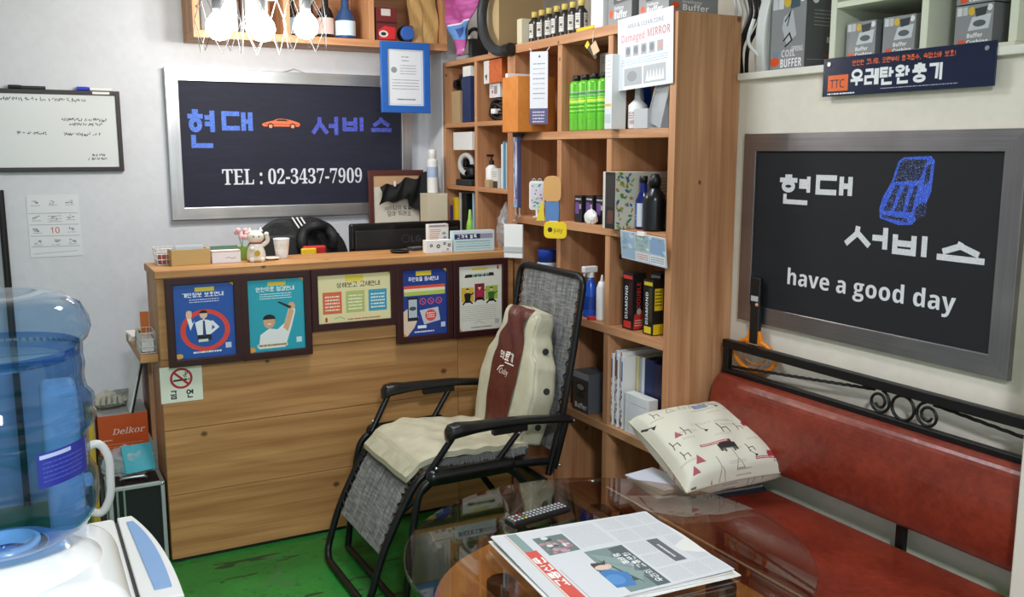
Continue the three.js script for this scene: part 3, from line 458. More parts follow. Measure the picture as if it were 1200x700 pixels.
const posters = [
  ['dark framed poster of a man in white shirt raising his palm before a red ring', 0.443, 0.697, 0.742, 1.0555, (g, w, h) => {
    rect(g, 0, 0, w, h, '#2a57a8'); poly(g, [[w - 40, 0], [w, 0], [w, 40]], '#e9c23c'); g.strokeStyle = '#e2483c'; g.lineWidth = 34; g.beginPath(); g.ellipse(w / 2, h * 0.63, 150, 150, 0, 0, 7); g.stroke();
    rect(g, 150, 34, 130, 34, '#d8c14a'); hangul(g, '개인정보 보호안내', 66, 76, 30, 34, 5, '#f4f4f4', 0.1); rows(g, 110, 128, 200, 2, 18, '#e6ecf8', 6);
    person(g, w / 2 - 8, h * 0.42, 1.75, '#eef0f2', '#20242c'); poly(g, [[w / 2 - 66, h * 0.48], [w / 2 - 100, h * 0.62], [w / 2 - 122, h * 0.44], [w / 2 - 96, h * 0.42], [w / 2 - 84, h * 0.53]], '#eef0f2'); oval(g, w / 2 - 106, h * 0.415, 20, 30, '#e8c4a4'); for (let i = 0; i < 4; i++) line(g, [[w / 2 - 118 + i * 9, h * 0.4], [w / 2 - 120 + i * 10, h * 0.35 + Math.abs(i - 1.5) * 6]], '#e8c4a4', 8);
    poly(g, [[w / 2 + 50, h * 0.5], [w / 2 + 96, h * 0.6], [w / 2 + 40, h * 0.68], [w / 2 + 34, h * 0.64], [w / 2 + 66, h * 0.6], [w / 2 + 36, h * 0.54]], '#eef0f2'); poly(g, [[w / 2 - 14, h * 0.5], [w / 2 - 2, h * 0.5], [w / 2 + 4, h * 0.69], [w / 2 - 10, h * 0.71], [w / 2 - 18, h * 0.69]], '#2c4378'); rect(g, w / 2 - 50, h * 0.745, 66, 22, '#cfe0d0'); rows(g, 120, h - 56, 190, 1, 10, '#f0f0f0', 14); oval(g, 26, h - 30, 26, 20, '#e0a84c'); rect(g, w - 76, h - 110, 40, 44, '#c8d4e4');
  }],
  ['dark framed teal poster of a man holding up a hand tool', 0.70, 0.953, 0.740, 1.0555, (g, w, h) => {
    rect(g, 0, 0, w, h, '#2ba3b6'); poly(g, [[w - 44, 0], [w, 0], [w, 44]], '#e9a23c'); rect(g, 150, 30, 130, 32, '#d8c14a'); hangul(g, '안전으로 점검안내', 66, 70, 30, 34, 5, '#f2f2ee', 0.1); rows(g, 90, 124, 230, 3, 18, '#e6f4f4', 6);
    poly(g, [[70, h - 30], [84, h * 0.76], [150, h * 0.68], [210, h * 0.7], [262, h * 0.62], [300, h * 0.4], [334, h * 0.38], [346, h * 0.46], [316, h * 0.66], [280, h * 0.86], [262, h - 30]], '#e9ebe8'); poly(g, [[252, h * 0.68], [300, h * 0.42], [336, h * 0.46], [286, h * 0.74]], '#dcae86'); oval(g, 152, h * 0.585, 42, 56, '#d8a67e'); g.fillStyle = '#1d1917'; g.beginPath(); g.ellipse(152, h * 0.555, 46, 40, 0, PI, 2 * PI); g.fill(); oval(g, 152, h * 0.62, 14, 6, '#f2e4dc'); oval(g, 318, h * 0.39, 26, 30, '#dcae86'); poly(g, [[214, h * 0.33], [230, h * 0.32], [318, h * 0.4], [306, h * 0.43]], '#23262a'); rect(g, 60, h - 66, 220, 26, '#e8d8b8'); rows(g, 70, h - 60, 200, 1, 10, '#6a5a44', 12); rect(g, w - 70, h - 104, 40, 44, '#cfe6e8'); oval(g, 22, h - 26, 24, 22, '#e0a84c');
  }],
  ['dark framed wide cream poster with red, green and blue tiles', 0.960, 1.297, 0.824, 1.0555, (g, w, h) => {
    rect(g, 0, 0, w, h, '#e6dca8'); rect(g, 190, 16, 120, 40, '#e8d048'); hangul(g, '상해보고 교체안내', 130, 62, 32, 34, 4, '#3c3a30', 0.1);
    ['#dc6a44', '#b6c070', '#3f9fc0'].forEach((c, i) => { const x = 36 + i * 154; rect(g, x, 124, 126, 152, c); for (let k = 0; k < 5; k++) rows(g, x + 16, 152 + k * 23, 96, 1, 10, '#f6f2e0', 10); }); rows(g, 200, 318, 220, 1, 8, '#b0563c', 8); rect(g, 50, 300, 14, 30, '#b03028'); line(g, [[110, 312], [150, 300], [180, 318]], '#5c9a60', 4); poly(g, [[w - 30, 0], [w, 0], [w, 30]], '#e9a23c');
  }],
  ['dark framed navy poster of a hand holding a phone over a car', 1.301, 1.538, 0.742, 1.0555, (g, w, h) => {
    rect(g, 0, 0, w, h, '#26408e'); poly(g, [[w - 44, 0], [w, 0], [w, 50]], '#e9c23c'); rect(g, 130, 22, 140, 40, '#e8cc3c'); hangul(g, '주인찾을 음께안내', 60, 74, 30, 34, 5, '#f2f2f2', 0.1);
    rect(g, 20, 148, w - 40, 26, '#e45a3e'); rect(g, 20, 174, w - 40, 26, '#eee6c0'); rect(g, 20, 200, w - 40, 36, '#b8c860'); for (let i = 0; i < 3; i++) { g.strokeStyle = '#e45a6a'; g.lineWidth = 7; g.beginPath(); g.arc(190 + i * 74, 292, 26, 0, 7); g.stroke(); line(g, [[176 + i * 74, 280], [204 + i * 74, 306]], '#e45a6a', 6); }
    poly(g, [[0, h], [0, 380], [50, 350], [120, 340], [150, 430], [110, 520], [40, h]], '#e6cdb4'); rect(g, 50, 250, 96, 210, '#23262b'); rect(g, 60, 270, 76, 160, '#b9c4cc'); oval(g, 98, 350, 32, 18, '#4a525a'); poly(g, [[160, 370], [330, 350], [350, 470], [200, 500]], '#c8ccd2'); oval(g, 262, 420, 52, 52, '#e0564c'); rows(g, 226, 396, 72, 3, 18, '#fbeee8', 8); rect(g, 140, 506, 80, 26, '#f0f2f4'); rows(g, 110, 556, 180, 1, 10, '#f2f2f2', 12); poly(g, [[0, h], [0, h - 50], [50, h]], '#e0a84c'); rect(g, w - 60, h - 110, 40, 44, '#c8d4e4');
  }],
  ['dark framed cream poster of three jumping cartoon figures above fine print', 1.546, 1.79, 0.740, 1.0555, (g, w, h) => {
    rect(g, 0, 0, w, h, '#e2e0d2'); rect(g, 130, 24, 140, 26, '#e4d05c'); poly(g, [[70, 84], [330, 74], [340, 104], [60, 112]], '#2c2c28'); hangul(g, '안전운전', 130, 76, 34, 30, 5, '#d8ead8', 0.2);
    rect(g, 30, 200, 116, 130, '#d8b43c'); rect(g, 154, 170, 92, 150, '#8c2c3c'); rect(g, 254, 196, 118, 124, '#9cb84c'); [[88, 226, '#2c2a2e'], [200, 206, '#b03448'], [312, 226, '#3c6a34']].forEach(([x, y, c]) => { person(g, x, y, 0.95, c, '#242226'); line(g, [[x - 20, y + 100], [x - 46, y + 128]], '#242226', 14); line(g, [[x + 20, y + 100], [x + 46, y + 122]], '#242226', 14); line(g, [[x + 24, y + 44], [x + 56, y + 24]], c, 12); });
    for (let i = 0; i < 8; i++) rows(g, 30, 372 + i * 18, 330, 1, 8, '#8c8c84', 3); line(g, [[150, 530], [190, 510], [240, 536]], '#7c8c70', 3); rows(g, 120, h - 36, 200, 1, 8, '#60605c', 8); rect(g, w - 70, h - 96, 38, 44, '#b8b8b0'); poly(g, [[0, h], [0, h - 50], [46, h]], '#e0a84c'); rect(g, w - 50, 14, 16, 34, '#c04434');
  }],
];
posters.forEach(([label, x0, x1, y0, y1, draw]) => {
  const t = thing('framed_poster', label, 'poster', [(x0 + x1) / 2, y0, -3.3855], 0, 'framed posters on the counter front'), W = x1 - x0, H = y1 - y0, b = 0.0205, X = W / 2;
  part('frame', extrude([[-X, 0], [X, 0], [X, H], [-X, H]], 0.024, 0.003, [[[-X + b, b], [-X + b, H - b], [X - b, H - b], [X - b, b]]]), M.mahogany, t);
  const wide = W > 0.3;
  part('print', span(-X + b, X - b, b, H - b, 0.002, 0.014), sheetMat(wide ? 500 : 416, wide ? 344 : 600, draw, 0.2), t);
});
solo('no_smoking_notice', 'pale no smoking notice with red prohibition ring below the palm poster', 'sign', span(-0.072, 0.072, 0, 0.132, 0, 0.0015), boxFaces(M.paper, sheetMat(300, 280, (g, w, h) => {
  rect(g, 0, 0, w, h, '#e6ead8'); g.strokeStyle = '#b81c28'; g.lineWidth = 17; g.beginPath(); g.arc(150, 96, 72, 0, 7); g.stroke(); poly(g, [[92, 104], [190, 100], [192, 114], [92, 118]], '#1c1c1c'); rect(g, 196, 100, 14, 14, '#8c8c88'); for (const k of [0, 12]) line(g, [[176 + k, 92], [168 + k, 74], [184 + k, 60], [178 + k, 44]], '#2c2c2c', 5); line(g, [[100, 48], [200, 146]], '#b81c28', 17); hangul(g, '금', 66, 190, 46, 60, 9, '#1a1a1a'); hangul(g, '연', 184, 190, 46, 60, 9, '#1a1a1a');
}, 0.4)), [0.482, 0.604, -3.3995]);

// ================================================================== BACK WALL
{
  const t = thing('blue_framed_certificate', 'printed certificate in a bright blue frame hanging from the wall shelf', 'certificate', [1.622, 1.672, -4.048]);
  const X = 0.117, H = 0.31, b = 0.027;
  part('frame', extrude([[-X, 0], [X, 0], [X, H], [-X, H]], 0.018, 0.003, [[[-X + b, b], [-X + b, H - b], [X - b, H - b], [X - b, b]]]), std(0x2260b4, 0.4), t);
  part('print', span(-X + b, X - b, b, H - b, 0.001, 0.009), sheetMat(300, 460, (g, w, h) => { rect(g, 0, 0, w, h, '#dde2e8'); g.strokeStyle = '#aab4be'; g.lineWidth = 4; g.strokeRect(16, 16, w - 32, h - 32); oval(g, 58, 170, 24, 24, '#8c949c'); for (let i = 0; i < 4; i++) rows(g, 110, 130 + i * 22, 130, 1, 8, '#7c848c', 5); for (let i = 0; i < 4; i++) rows(g, 40, 246 + i * 24, 220, 1, 8, '#6c747c', 5); rows(g, 80, 400, 150, 1, 8, '#50565e', 10); rows(g, 120, 60, 60, 2, 30, '#8c949c', 8); }, 0.3), t);
  part('hook', rod([0, H - 0.01, 0.004], [0, H + 0.006, 0.002], 0.003, 8), M.chrome, t);
}
{
  const t = thing('whiteboard', 'whiteboard with dark frame and handwritten notes on the back wall', 'whiteboard', [-0.03, 1.414, -4.298]), X = 0.455, H = 0.328, b = 0.014;
  part('frame', extrude([[-X, 0], [X, 0], [X, H], [-X, H]], 0.018, 0.002, [[[-X + b, b], [-X + b, H - b], [X - b, H - b], [X - b, b]]]), std(0x2e2628, 0.4), t);
  part('board', span(-X + b, X - b, b, H - b, 0.001, 0.012), sheetMat(1500, 508, (g, w, h) => { rect(g, 0, 0, w, h, '#d9dcdb'); const scrawl = (x, y, n, s) => { let px = x; g.strokeStyle = '#2a2c30'; g.lineWidth = 3; for (let i = 0; i < n; i++) { g.beginPath(); g.moveTo(px, y); for (let k = 0; k < 4; k++) g.lineTo(px + rr(-4, s), y + rr(-s, s)); g.stroke(); px += s * 1.15 + (rnd() < 0.2 ? s : 0); } }; scrawl(760, 40, 32, 12); scrawl(1140, 176, 20, 12); scrawl(1190, 206, 16, 10); scrawl(860, 270, 12, 11); scrawl(1150, 276, 16, 11); scrawl(1320, 420, 7, 9); scrawl(1300, 446, 10, 8); }, 0.22), t);
  part('name_sticker', span(0.352, 0.418, H - 0.012, H - 0.002, 0.018, 0.019), M.paper, t);
}
const marker = (label, x, cap, body) => { const t = thing('marker_pen', label, 'pen', [x, 1.7425, -4.288], 0, 'markers on the whiteboard'); const H = PI / 2; part('barrel', new THREE.CylinderGeometry(0.0072, 0.0072, 0.085, 12).rotateZ(H).translate(0.022, 0.0072, 0), body, t); part('cap', new THREE.CylinderGeometry(0.0082, 0.0078, 0.05, 12).rotateZ(H).translate(-0.046, 0.0082, 0), cap, t); part('clip', span(-0.066, -0.03, 0.014, 0.017, -0.002, 0.002), cap, t); };
marker('black marker pen lying on top of the whiteboard frame', 0.085, M.black, M.darkGrey); marker('white marker pen with blue cap on top of the whiteboard frame', 0.335, std(0x2038b8, 0.4), M.white);
solo('wall_calendar', 'white paper calendar sheet with grid and a red date on the back wall', 'calendar', span(-0.098, 0.098, 0, 0.258, 0, 0.0015), boxFaces(M.paper, sheetMat(400, 520, (g, w, h) => { rect(g, 0, 0, w, h, '#dcdfe3'); for (const y of [150, 246, 340, 430]) line(g, [[10, y], [w - 14, y + 6]], '#8c9298', 4); const blot = (x, y) => { for (let i = 0; i < 5; i++) oval(g, x + rr(-26, 26), y + rr(-14, 14), rr(4, 14), rr(4, 9), i % 2 ? '#70767c' : '#a4aab0'); rows(g, x - 34, y + 24, 68, 1, 8, '#8c9298', 5); }; for (const y of [60, 186, 290, 392]) for (const x of [66, 200, 330]) if (!(x === 200 && y === 290)) blot(x, y); latin(g, '10', 160, 256, 70, '#b83434', 'sans-serif'); rows(g, 150, 150, 110, 4, 24, '#8c9298', 5); line(g, [[20, 490], [w - 30, 476]], '#a0a6ac', 4); }, 0.6)), [0.144, 1.058, -4.2995]);
// goods on the wall shelf (its floor at y = 1.989)
const WS = 1.9895;
function liquor(name, label, x, z, prof, body, capMat, capY, capH, labelMat, ly, lh, lr) { const t = thing(name, label, 'bottle', [x, WS, z], 0, 'bottles on the wall shelf'); part('body', lathe(prof, 24), body, t); part('cap', lathe([[0, capY], [capH[0], capY], [capH[0], capY + capH[1]], [0, capY + capH[1]]], 18), capMat, t); part('label', new THREE.CylinderGeometry(lr, lr, lh, 24, 1, true).translate(0, ly, 0), labelMat, t); }
const darkGlass = phys({ color: 0x1b1416, roughness: 0.12 }), blueGlass = phys({ color: 0x2b4a78, roughness: 0.12 });
liquor('liquor_bottle', 'dark slim bottle with red cap and pale label on the wall shelf', 1.285, -4.14, [[0, 0], [0.034, 0.002], [0.036, 0.01], [0.036, 0.1], [0.028, 0.125], [0.015, 0.14], [0.014, 0.2], [0, 0.2]], darkGlass, M.red, 0.2, [0.016, 0.05], std(0xd8b8b0, 0.6), 0.055, 0.07, 0.0365);
liquor('liquor_bottle', 'broad-shouldered bottle with blue cap and white label on the wall shelf', 1.37, -4.12, [[0, 0], [0.043, 0.002], [0.045, 0.01], [0.045, 0.085], [0.03, 0.125], [0.018, 0.135], [0.017, 0.19], [0, 0.19]], blueGlass, std(0x3a7cc0, 0.4), 0.19, [0.02, 0.05], std(0xc9dde8, 0.6), 0.048, 0.064, 0.0455);
liquor('liquor_bottle', 'small bottle with green label behind the pendant bulbs', 1.235, -4.2, [[0, 0], [0.026, 0.002], [0.027, 0.09], [0.012, 0.12], [0.011, 0.16], [0, 0.16]], darkGlass, M.green, 0.16, [0.013, 0.03], std(0x9fc68a, 0.6), 0.05, 0.06, 0.0275);
liquor('liquor_bottle', 'small bottle with pale blue label behind the pendant bulbs', 1.15, -4.2, [[0, 0], [0.026, 0.002], [0.027, 0.1], [0.012, 0.13], [0.011, 0.17], [0, 0.17]], darkGlass, M.blue, 0.17, [0.013, 0.03], std(0x9cc4d8, 0.6), 0.055, 0.07, 0.0275);
[[0.775, 0.07, 0.19, 'grey boxed engine part behind the leftmost pendant cage on the wall shelf'], [0.86, 0.08, 0.16, 'squat grey metal part standing on the wall shelf behind the bulbs'], [0.97, 0.09, 0.21, 'tall grey tin standing on the wall shelf behind the bulbs']].forEach(([x, w, h, l], i) => { const t = thing('metal_tin', l, 'tin', [x, WS, -4.15], 0, 'tins on the wall shelf'); part('body', box(w, h, 0.09, 0.01), [M.grey, M.alu, M.lightGrey][i], t); part('lid', box(w * 0.8, 0.02, 0.07, 0.006), M.darkGrey, t, [0, h, 0]); });
solo('boxed_part', 'dark red printed carton on the wall shelf above the certificate', 'box', box(0.1, 0.145, 0.05, 0.002), boxFaces(std(0x5a1c1c, 0.5), sheetMat(200, 290, (g, w, h) => { rect(g, 0, 0, w, h, '#6a1e20'); rect(g, 50, 10, 90, 60, '#c8c4c0'); rect(g, 0, 120, w, 20, '#38100f'); poly(g, [[20, 200], [80, 160], [190, 170], [180, 270], [30, 280]], '#c8282c'); oval(g, 70, 230, 44, 30, '#d8d4d0'); oval(g, 70, 230, 26, 16, '#2c2a2a'); })), [1.545, WS, -4.09]);
{ const t = thing('headlamp', 'black round lamp with blue lens on the wall shelf', 'lamp', [1.645, WS, -4.09]); part('housing', new THREE.SphereGeometry(0.038, 20, 14).translate(0, 0.038, 0), M.black, t); part('lens', new THREE.CylinderGeometry(0.028, 0.034, 0.012, 20).rotateX(PI / 2), std(0x3a62b0, 0.15), t, [0, 0.038, 0.034]); }
for (const [x, w, l] of [[1.70, 0.05, 'narrow folded brown paper bag on the wall shelf'], [1.765, 0.075, 'broad folded brown paper bag in the corner of the wall shelf']]) {
  const g = box(w, 0.23, 0.06, 0).toNonIndexed(); const t = solo('paper_bag', l, 'bag', (() => { const q = new THREE.BoxGeometry(w, 0.25, 0.05, 5, 12, 4).translate(0, 0.125, 0), p = q.attributes.position; for (let i = 0; i < p.count; i++) { const y = p.getY(i), s = 1 - 0.35 * (y / 0.25) ** 2 * 0; p.setZ(i, p.getZ(i) * (1.1 - 0.5 * y / 0.25) + 0.006 * Math.sin(y * 40 + p.getX(i) * 90)); p.setX(i, p.getX(i) + 0.005 * Math.sin(y * 22) * (y > 0.02 ? 1 : 0)); } q.computeVertexNormals(); return q; })(), std(0xc09a62, 0.75, 0, { bumpMap: noiseFine, bumpScale: 0.003 }), [x, WS, -4.105], null, 'brown paper bags on the wall shelf');
}

// ================================================================== BEHIND THE COUNTER
{
  const t = thing('computer_monitor', 'black computer monitor seen from behind on the counter desk', 'monitor', [1.49, 0.725, -3.74]);
  part('housing', (() => { const g = span(-0.255, 0.255, 0.10, 0.468, -0.014, 0.022, 0.01); return g; })(), M.blackGloss, t);
  part('back_cover', span(-0.24, 0.24, 0.115, 0.44, 0.022, 0.034, 0.005), boxFaces(std(0x1a1c1f, 0.28), sheetMat(700, 480, (g, w, h) => { rect(g, 0, 0, w, h, '#1b1d20'); g.strokeStyle = '#3a3d42'; g.lineWidth = 6; g.beginPath(); g.arc(330, 60, 24, 0, 7); g.stroke(); latin(g, 'LG', 362, 30, 58, '#3f4348', 'bold sans-serif'); rows(g, 240, 148, 330, 1, 8, '#101113', 5); }, 0.28)), t);
  part('screen', span(-0.245, 0.245, 0.115, 0.455, -0.016, -0.014), M.blackGloss, t);
  part('stand', span(-0.03, 0.03, 0.012, 0.2, -0.008, 0.02, 0.006), M.black, t); part('foot', lathe([[0, 0], [0.11, 0], [0.11, 0.006], [0.05, 0.014], [0, 0.014]], 32), M.black, t);
}
{
  const t = thing('office_chair', 'dark office chair behind the counter', 'chair', [1.14, 0, -4.1]);
  part('seat', span(-0.22, 0.22, 0.43, 0.49, -0.1, 0.1, 0.025), M.darkGrey, t); part('backrest', span(-0.2, 0.2, 0.55, 1.12, -0.12, -0.08, 0.018), M.darkGrey, t); part('back_bar', span(-0.02, 0.02, 0.44, 0.62, -0.135, -0.118, 0.004), M.black, t); part('column', cyl(0.025, 0.025, 0.36).translate(0, 0.07, 0), M.black, t);
  for (let i = 0; i < 5; i++) { const a = i * 2 * PI / 5 + 0.3; part('foot', rod([0, 0.06, 0], [0.2 * Math.cos(a), 0.03, 0.15 * Math.sin(a)], 0.014, 8), M.black, t); part('castor', new THREE.SphereGeometry(0.016, 10, 8).translate(0.2 * Math.cos(a), 0.016, 0.15 * Math.sin(a)), M.black, t); }
}
{ // jacket hung over the chair
  const t = thing('jacket', 'black padded jacket with three white stripes hung over the chair behind the counter', 'jacket', [1.14, 0.75, -4.1]);
  const cloth = std(0x15161a, 0.6, 0, { bumpMap: noiseFine, bumpScale: 0.004 });
  const g = sheet((u, v) => { const a = v * PI, w = 0.235 - 0.012 * Math.sin(u * 9), y = u < 0.5 ? 0 : 0; // arch over the backrest: v runs left to right, u front to back over the top
    const X = -Math.cos(a) * w, top = 0.45 * Math.sin(a) ** 0.42 - 0.005, s = u * 2 - 1, depth = 0.062 + 0.012 * Math.sin(v * 14), k = Math.abs(s) ** 2.2; return [X + 0.008 * Math.sin(u * 20 + v * 6), Math.max(0.0, top * (1 - k * 0.9)) + 0.007 * Math.sin(v * 24 + u * 11), -0.095 - 0.02 + (s) * depth * -1 * (1 + 0.25 * Math.sin(v * 17 + s * 3))]; }, 40, 48);
  part('shell', mergeVertices(g), cloth, t);
  const ring = []; for (let i = 0; i <= 16; i++) { const a = PI * 1.15 - i / 16 * PI * 1.25; ring.push([0.075 + 0.075 * Math.cos(a), 0.335 + 0.075 * Math.sin(a), -0.035 + 0.008 * Math.sin(i)]); }
  part('hood_edge', tube(ring, 0.026, 40, false, 10), cloth, t);
  for (let i = 0; i < 3; i++) part('stripe', tube([[-0.025 + i * 0.02, 0.445, -0.085], [-0.018 + i * 0.02, 0.425, -0.062], [-0.006 + i * 0.02, 0.40, -0.045]], 0.0042, 12, false, 6), M.white, t);
}
{ const t = thing('snack_pouch', 'yellow and red pouch standing behind the counter before the jacket', 'pouch', [1.1, 0.725, -3.8]); part('red_pouch', box(0.1, 0.378, 0.03, 0.01), M.red, t); part('yellow_front', box(0.065, 0.37, 0.012, 0.005), M.yellow, t, [-0.03, 0, 0.022]); }
{ // cabinet behind, hidden below the monitor, carries the framed board
  const t = thing('filing_cabinet', 'grey low cabinet against the back wall behind the monitor', 'cabinet', [1.62, 0, -4.16]);
  part('body', span(-0.2, 0.2, 0, 0.95, -0.13, 0.1, 0.004), M.lightGrey, t); for (const y of [0.05, 0.36, 0.66]) { const d = part('drawer', span(-0.19, 0.19, y, y + 0.27, 0.1, 0.108, 0.003), M.lightGrey, t); part('handle', span(-0.05, 0.05, y + 0.2, y + 0.215, 0.108, 0.118, 0.003), M.chrome, d); }
}
{
  const t = thing('framed_notice', 'thin dark framed cream notice standing against the navy sign', 'picture', [1.633, 0.9515, -4.215]); t.rotation.x = -0.02;
  const X = 0.138, H = 0.45, b = 0.018;
  part('frame', extrude([[-X, 0], [X, 0], [X, H], [-X, H]], 0.02, 0.003, [[[-X + b, b], [-X + b, H - b], [X - b, H - b], [X - b, b]]]), std(0x5a2c24, 0.4), t);
  part('print', span(-X + b, X - b, b, H - b, 0.002, 0.012), sheetMat(300, 500, (g, w, h) => { rect(g, 0, 0, w, h, '#d9d3c4'); rect(g, 0, 0, w, 70, '#c8a078'); hangul(g, '나의 빛을', 130, 180, 22, 24, 3, '#4c4840', 0.2); hangul(g, '담아 드려요', 90, 214, 24, 26, 3, '#4c4840', 0.2); rows(g, 150, 300, 90, 1, 8, '#6c685c', 8); }, 0.6), t);
}
{
  const f = (u, v) => { const w = 0.03 * Math.sin(u * PI), x = 1.535 + 0.285 * u, y = 1.325 + 0.075 * u - v * (0.085 + 0.05 * Math.max(0, Math.sin((u - 0.35) * 4.2)) * (u > 0.5 ? 1.3 : 0.6)) + 0.01 * Math.sin(u * 17); return [x, y, -4.168 + 0.014 * Math.sin(u * 22 + v * 5) + 0.02 * Math.sin(v * PI)]; };
  const a = sheet(f, 36, 14), b = sheet((u, v) => { const p = f(1 - u, v); return [p[0], p[1], p[2] - 0.004]; }, 36, 14);
  const t = thing('black_cloth', 'black cloth draped across the framed cream notice', 'cloth', [1.66, 1.25, -4.16]); wpart('cloth', merge(a, b), std(0x0e0e10, 0.8), t); wpart('peg', span(1.596, 1.604, 1.33, 1.355, -4.152, -4.138, 0.002), M.white, t);
}
solo('cream_carton', 'plain cream carton standing in the corner behind the monitor', 'box', box(0.1, 0.345, 0.1, 0.002), std(0xd8cdb2, 0.7), [1.77, 0.9515, -4.075]);
{ const t = thing('aerosol_can', 'white aerosol can with blue label standing on the cream carton', 'can', [1.765, 1.297, -4.075]); part('body', lathe([[0, 0], [0.025, 0], [0.026, 0.004], [0.026, 0.15], [0.02, 0.162], [0, 0.162]], 24), M.white, t); part('cap', lathe([[0, 0.16], [0.019, 0.16], [0.019, 0.2], [0.015, 0.206], [0, 0.206]], 20), M.white, t); part('label', new THREE.CylinderGeometry(0.0264, 0.0264, 0.05, 24, 1, true).translate(0, 0.1, 0), std(0xa9bcd8, 0.5), t); }

// ================================================================== ON THE COUNTER TOP (y = 1.085)
const CT = 1.0855;
{ const t = thing('wire_basket', 'small white wire basket of packets on the counter end', 'basket', [0.475, CT, -3.575]); const g = []; for (const y of [0.002, 0.02, 0.04, 0.06]) { const s = 0.03 + y * 0.12; g.push(tube([[-s, y, -s * 1.2], [s, y, -s * 1.2], [s, y, s * 1.2], [-s, y, s * 1.2]], 0.0014, 40, true, 5, 0)); } for (let i = 0; i < 5; i++) for (const s of [-1, 1]) { const k = (i / 4 * 2 - 1); g.push(rod([k * 0.03, 0.002, s * 0.036], [k * 0.037, 0.06, s * 0.0445], 0.0011, 5), rod([s * 0.03, 0.002, k * 0.036], [s * 0.037, 0.06, k * 0.0445], 0.0011, 5)); } part('wires', merge(g), M.white, t); part('packet', box(0.045, 0.035, 0.05, 0.004), std(0xa85040, 0.6), t, [0, 0.003, 0]); }
{ const t = thing('wooden_card_box', 'open light wooden box filled with cards on the counter', 'box', [0.552, CT, -3.53], 0.05); const w = std(0xc2a468, 0.6); const W = 0.068, D = 0.036, H = 0.058, th = 0.006; part('front', grain(span(-W, W, 0, H, D - th, D, 0.001), 0), w, t); part('back', grain(span(-W, W, 0, H, -D, -D + th, 0.001), 0), w, t); part('side', grain(span(-W, -W + th, 0, H, -D + th, D - th), 2), w, t); part('side', grain(span(W - th, W, 0, H, -D + th, D - th), 2), w, t); part('bottom', span(-W + th, W - th, 0, th, -D + th, D - th), w, t); for (let i = 0; i < 5; i++) part('card', span(-0.05 + rr(-0.006, 0.006), 0.05, th, 0.064 + rr(0, 0.01), -0.024 + i * 0.011, -0.0215 + i * 0.011), i % 2 ? M.paper : std(0xcdd6e2, 0.6), t); }
{ const t = thing('card_stack', 'block of white name cards beside the wooden card box', 'cards', [0.682, CT, -3.525]); part('card_block', span(-0.052, 0.052, 0, 0.046, -0.02, 0.02, 0.001), boxFaces(M.paper, sheetMat(300, 130, (g, w, h) => { rect(g, 0, 0, w, h, '#e8e8ec'); g.strokeStyle = '#3c404c'; g.lineWidth = 4; g.beginPath(); g.moveTo(140, 76); for (let i = 0; i < 9; i++) g.lineTo(150 + i * 12, 76 + rr(-14, 14)); g.stroke(); rect(g, 0, 0, w, 18, '#d8b0a8'); }, 0.6)), t); part('divider_card', span(-0.05, 0.05, 0.004, 0.06, -0.023, -0.021), std(0x58785c, 0.6), t); }
{ // beckoning cat
  const t = thing('cat_figurine', 'white ceramic beckoning cat figurine with raised paw on the counter', 'figurine', [0.79, CT, -3.5], -0.1); const c = std(0xe6e0d2, 0.25);
  part('body', lathe([[0, 0], [0.03, 0.001], [0.036, 0.012], [0.034, 0.035], [0.026, 0.06], [0.018, 0.072], [0, 0.074]], 28), c, t); const head = part('head', new THREE.SphereGeometry(0.029, 24, 18).scale(1.08, 0.9, 0.92).translate(0, 0.092, 0.002), c, t);
  for (const s of [-1, 1]) { part('ear', new THREE.ConeGeometry(0.009, 0.018, 12).translate(s * 0.02, 0.122, 0), c, head); part('eye', new THREE.SphereGeometry(0.0028, 8, 6).translate(s * 0.01, 0.096, 0.0275), M.black, head); part('foot', new THREE.SphereGeometry(0.011, 12, 8).translate(s * 0.018, 0.009, 0.026), c, t); }
  part('raised_paw', tube([[0.024, 0.06, 0.004], [0.042, 0.076, 0.006], [0.04, 0.1, 0.008]], 0.0085, 16), c, t); part('paw', new THREE.SphereGeometry(0.0095, 12, 8).translate(0.04, 0.102, 0.008), c, t); part('paw', new THREE.SphereGeometry(0.01, 12, 8).translate(-0.016, 0.05, 0.026), c, t); part('coin', new THREE.CylinderGeometry(0.011, 0.011, 0.004, 16).rotateX(PI / 2).translate(0.0, 0.034, 0.036), std(0xc9a23c, 0.35, 0.6), t); part('collar', new THREE.TorusGeometry(0.02, 0.003, 8, 24).rotateX(PI / 2).translate(0, 0.07, 0), M.red, t);
}
{ const t = thing('flower_pot', 'tiny green pot with pink flowers behind the cat figurine', 'pot plant', [0.755, CT, -3.57]); part('pot', lathe([[0, 0], [0.016, 0], [0.021, 0.05], [0.019, 0.05], [0.016, 0.045], [0, 0.045]], 20), std(0x8fbf4a, 0.5), t); part('stem', merge(rod([0, 0.045, 0], [0.004, 0.1, 0], 0.0015, 5), rod([0, 0.045, 0], [-0.012, 0.09, 0.004], 0.0015, 5)), M.green, t); for (let i = 0; i < 7; i++) part('flower', new THREE.IcosahedronGeometry(0.011, 1).translate(0.012 * Math.cos(i * 2.4) * 1.6, 0.1 + 0.014 * Math.sin(i * 1.7), 0.012 * Math.sin(i * 2.4)), std(0xe0b4b8, 0.7), t); }
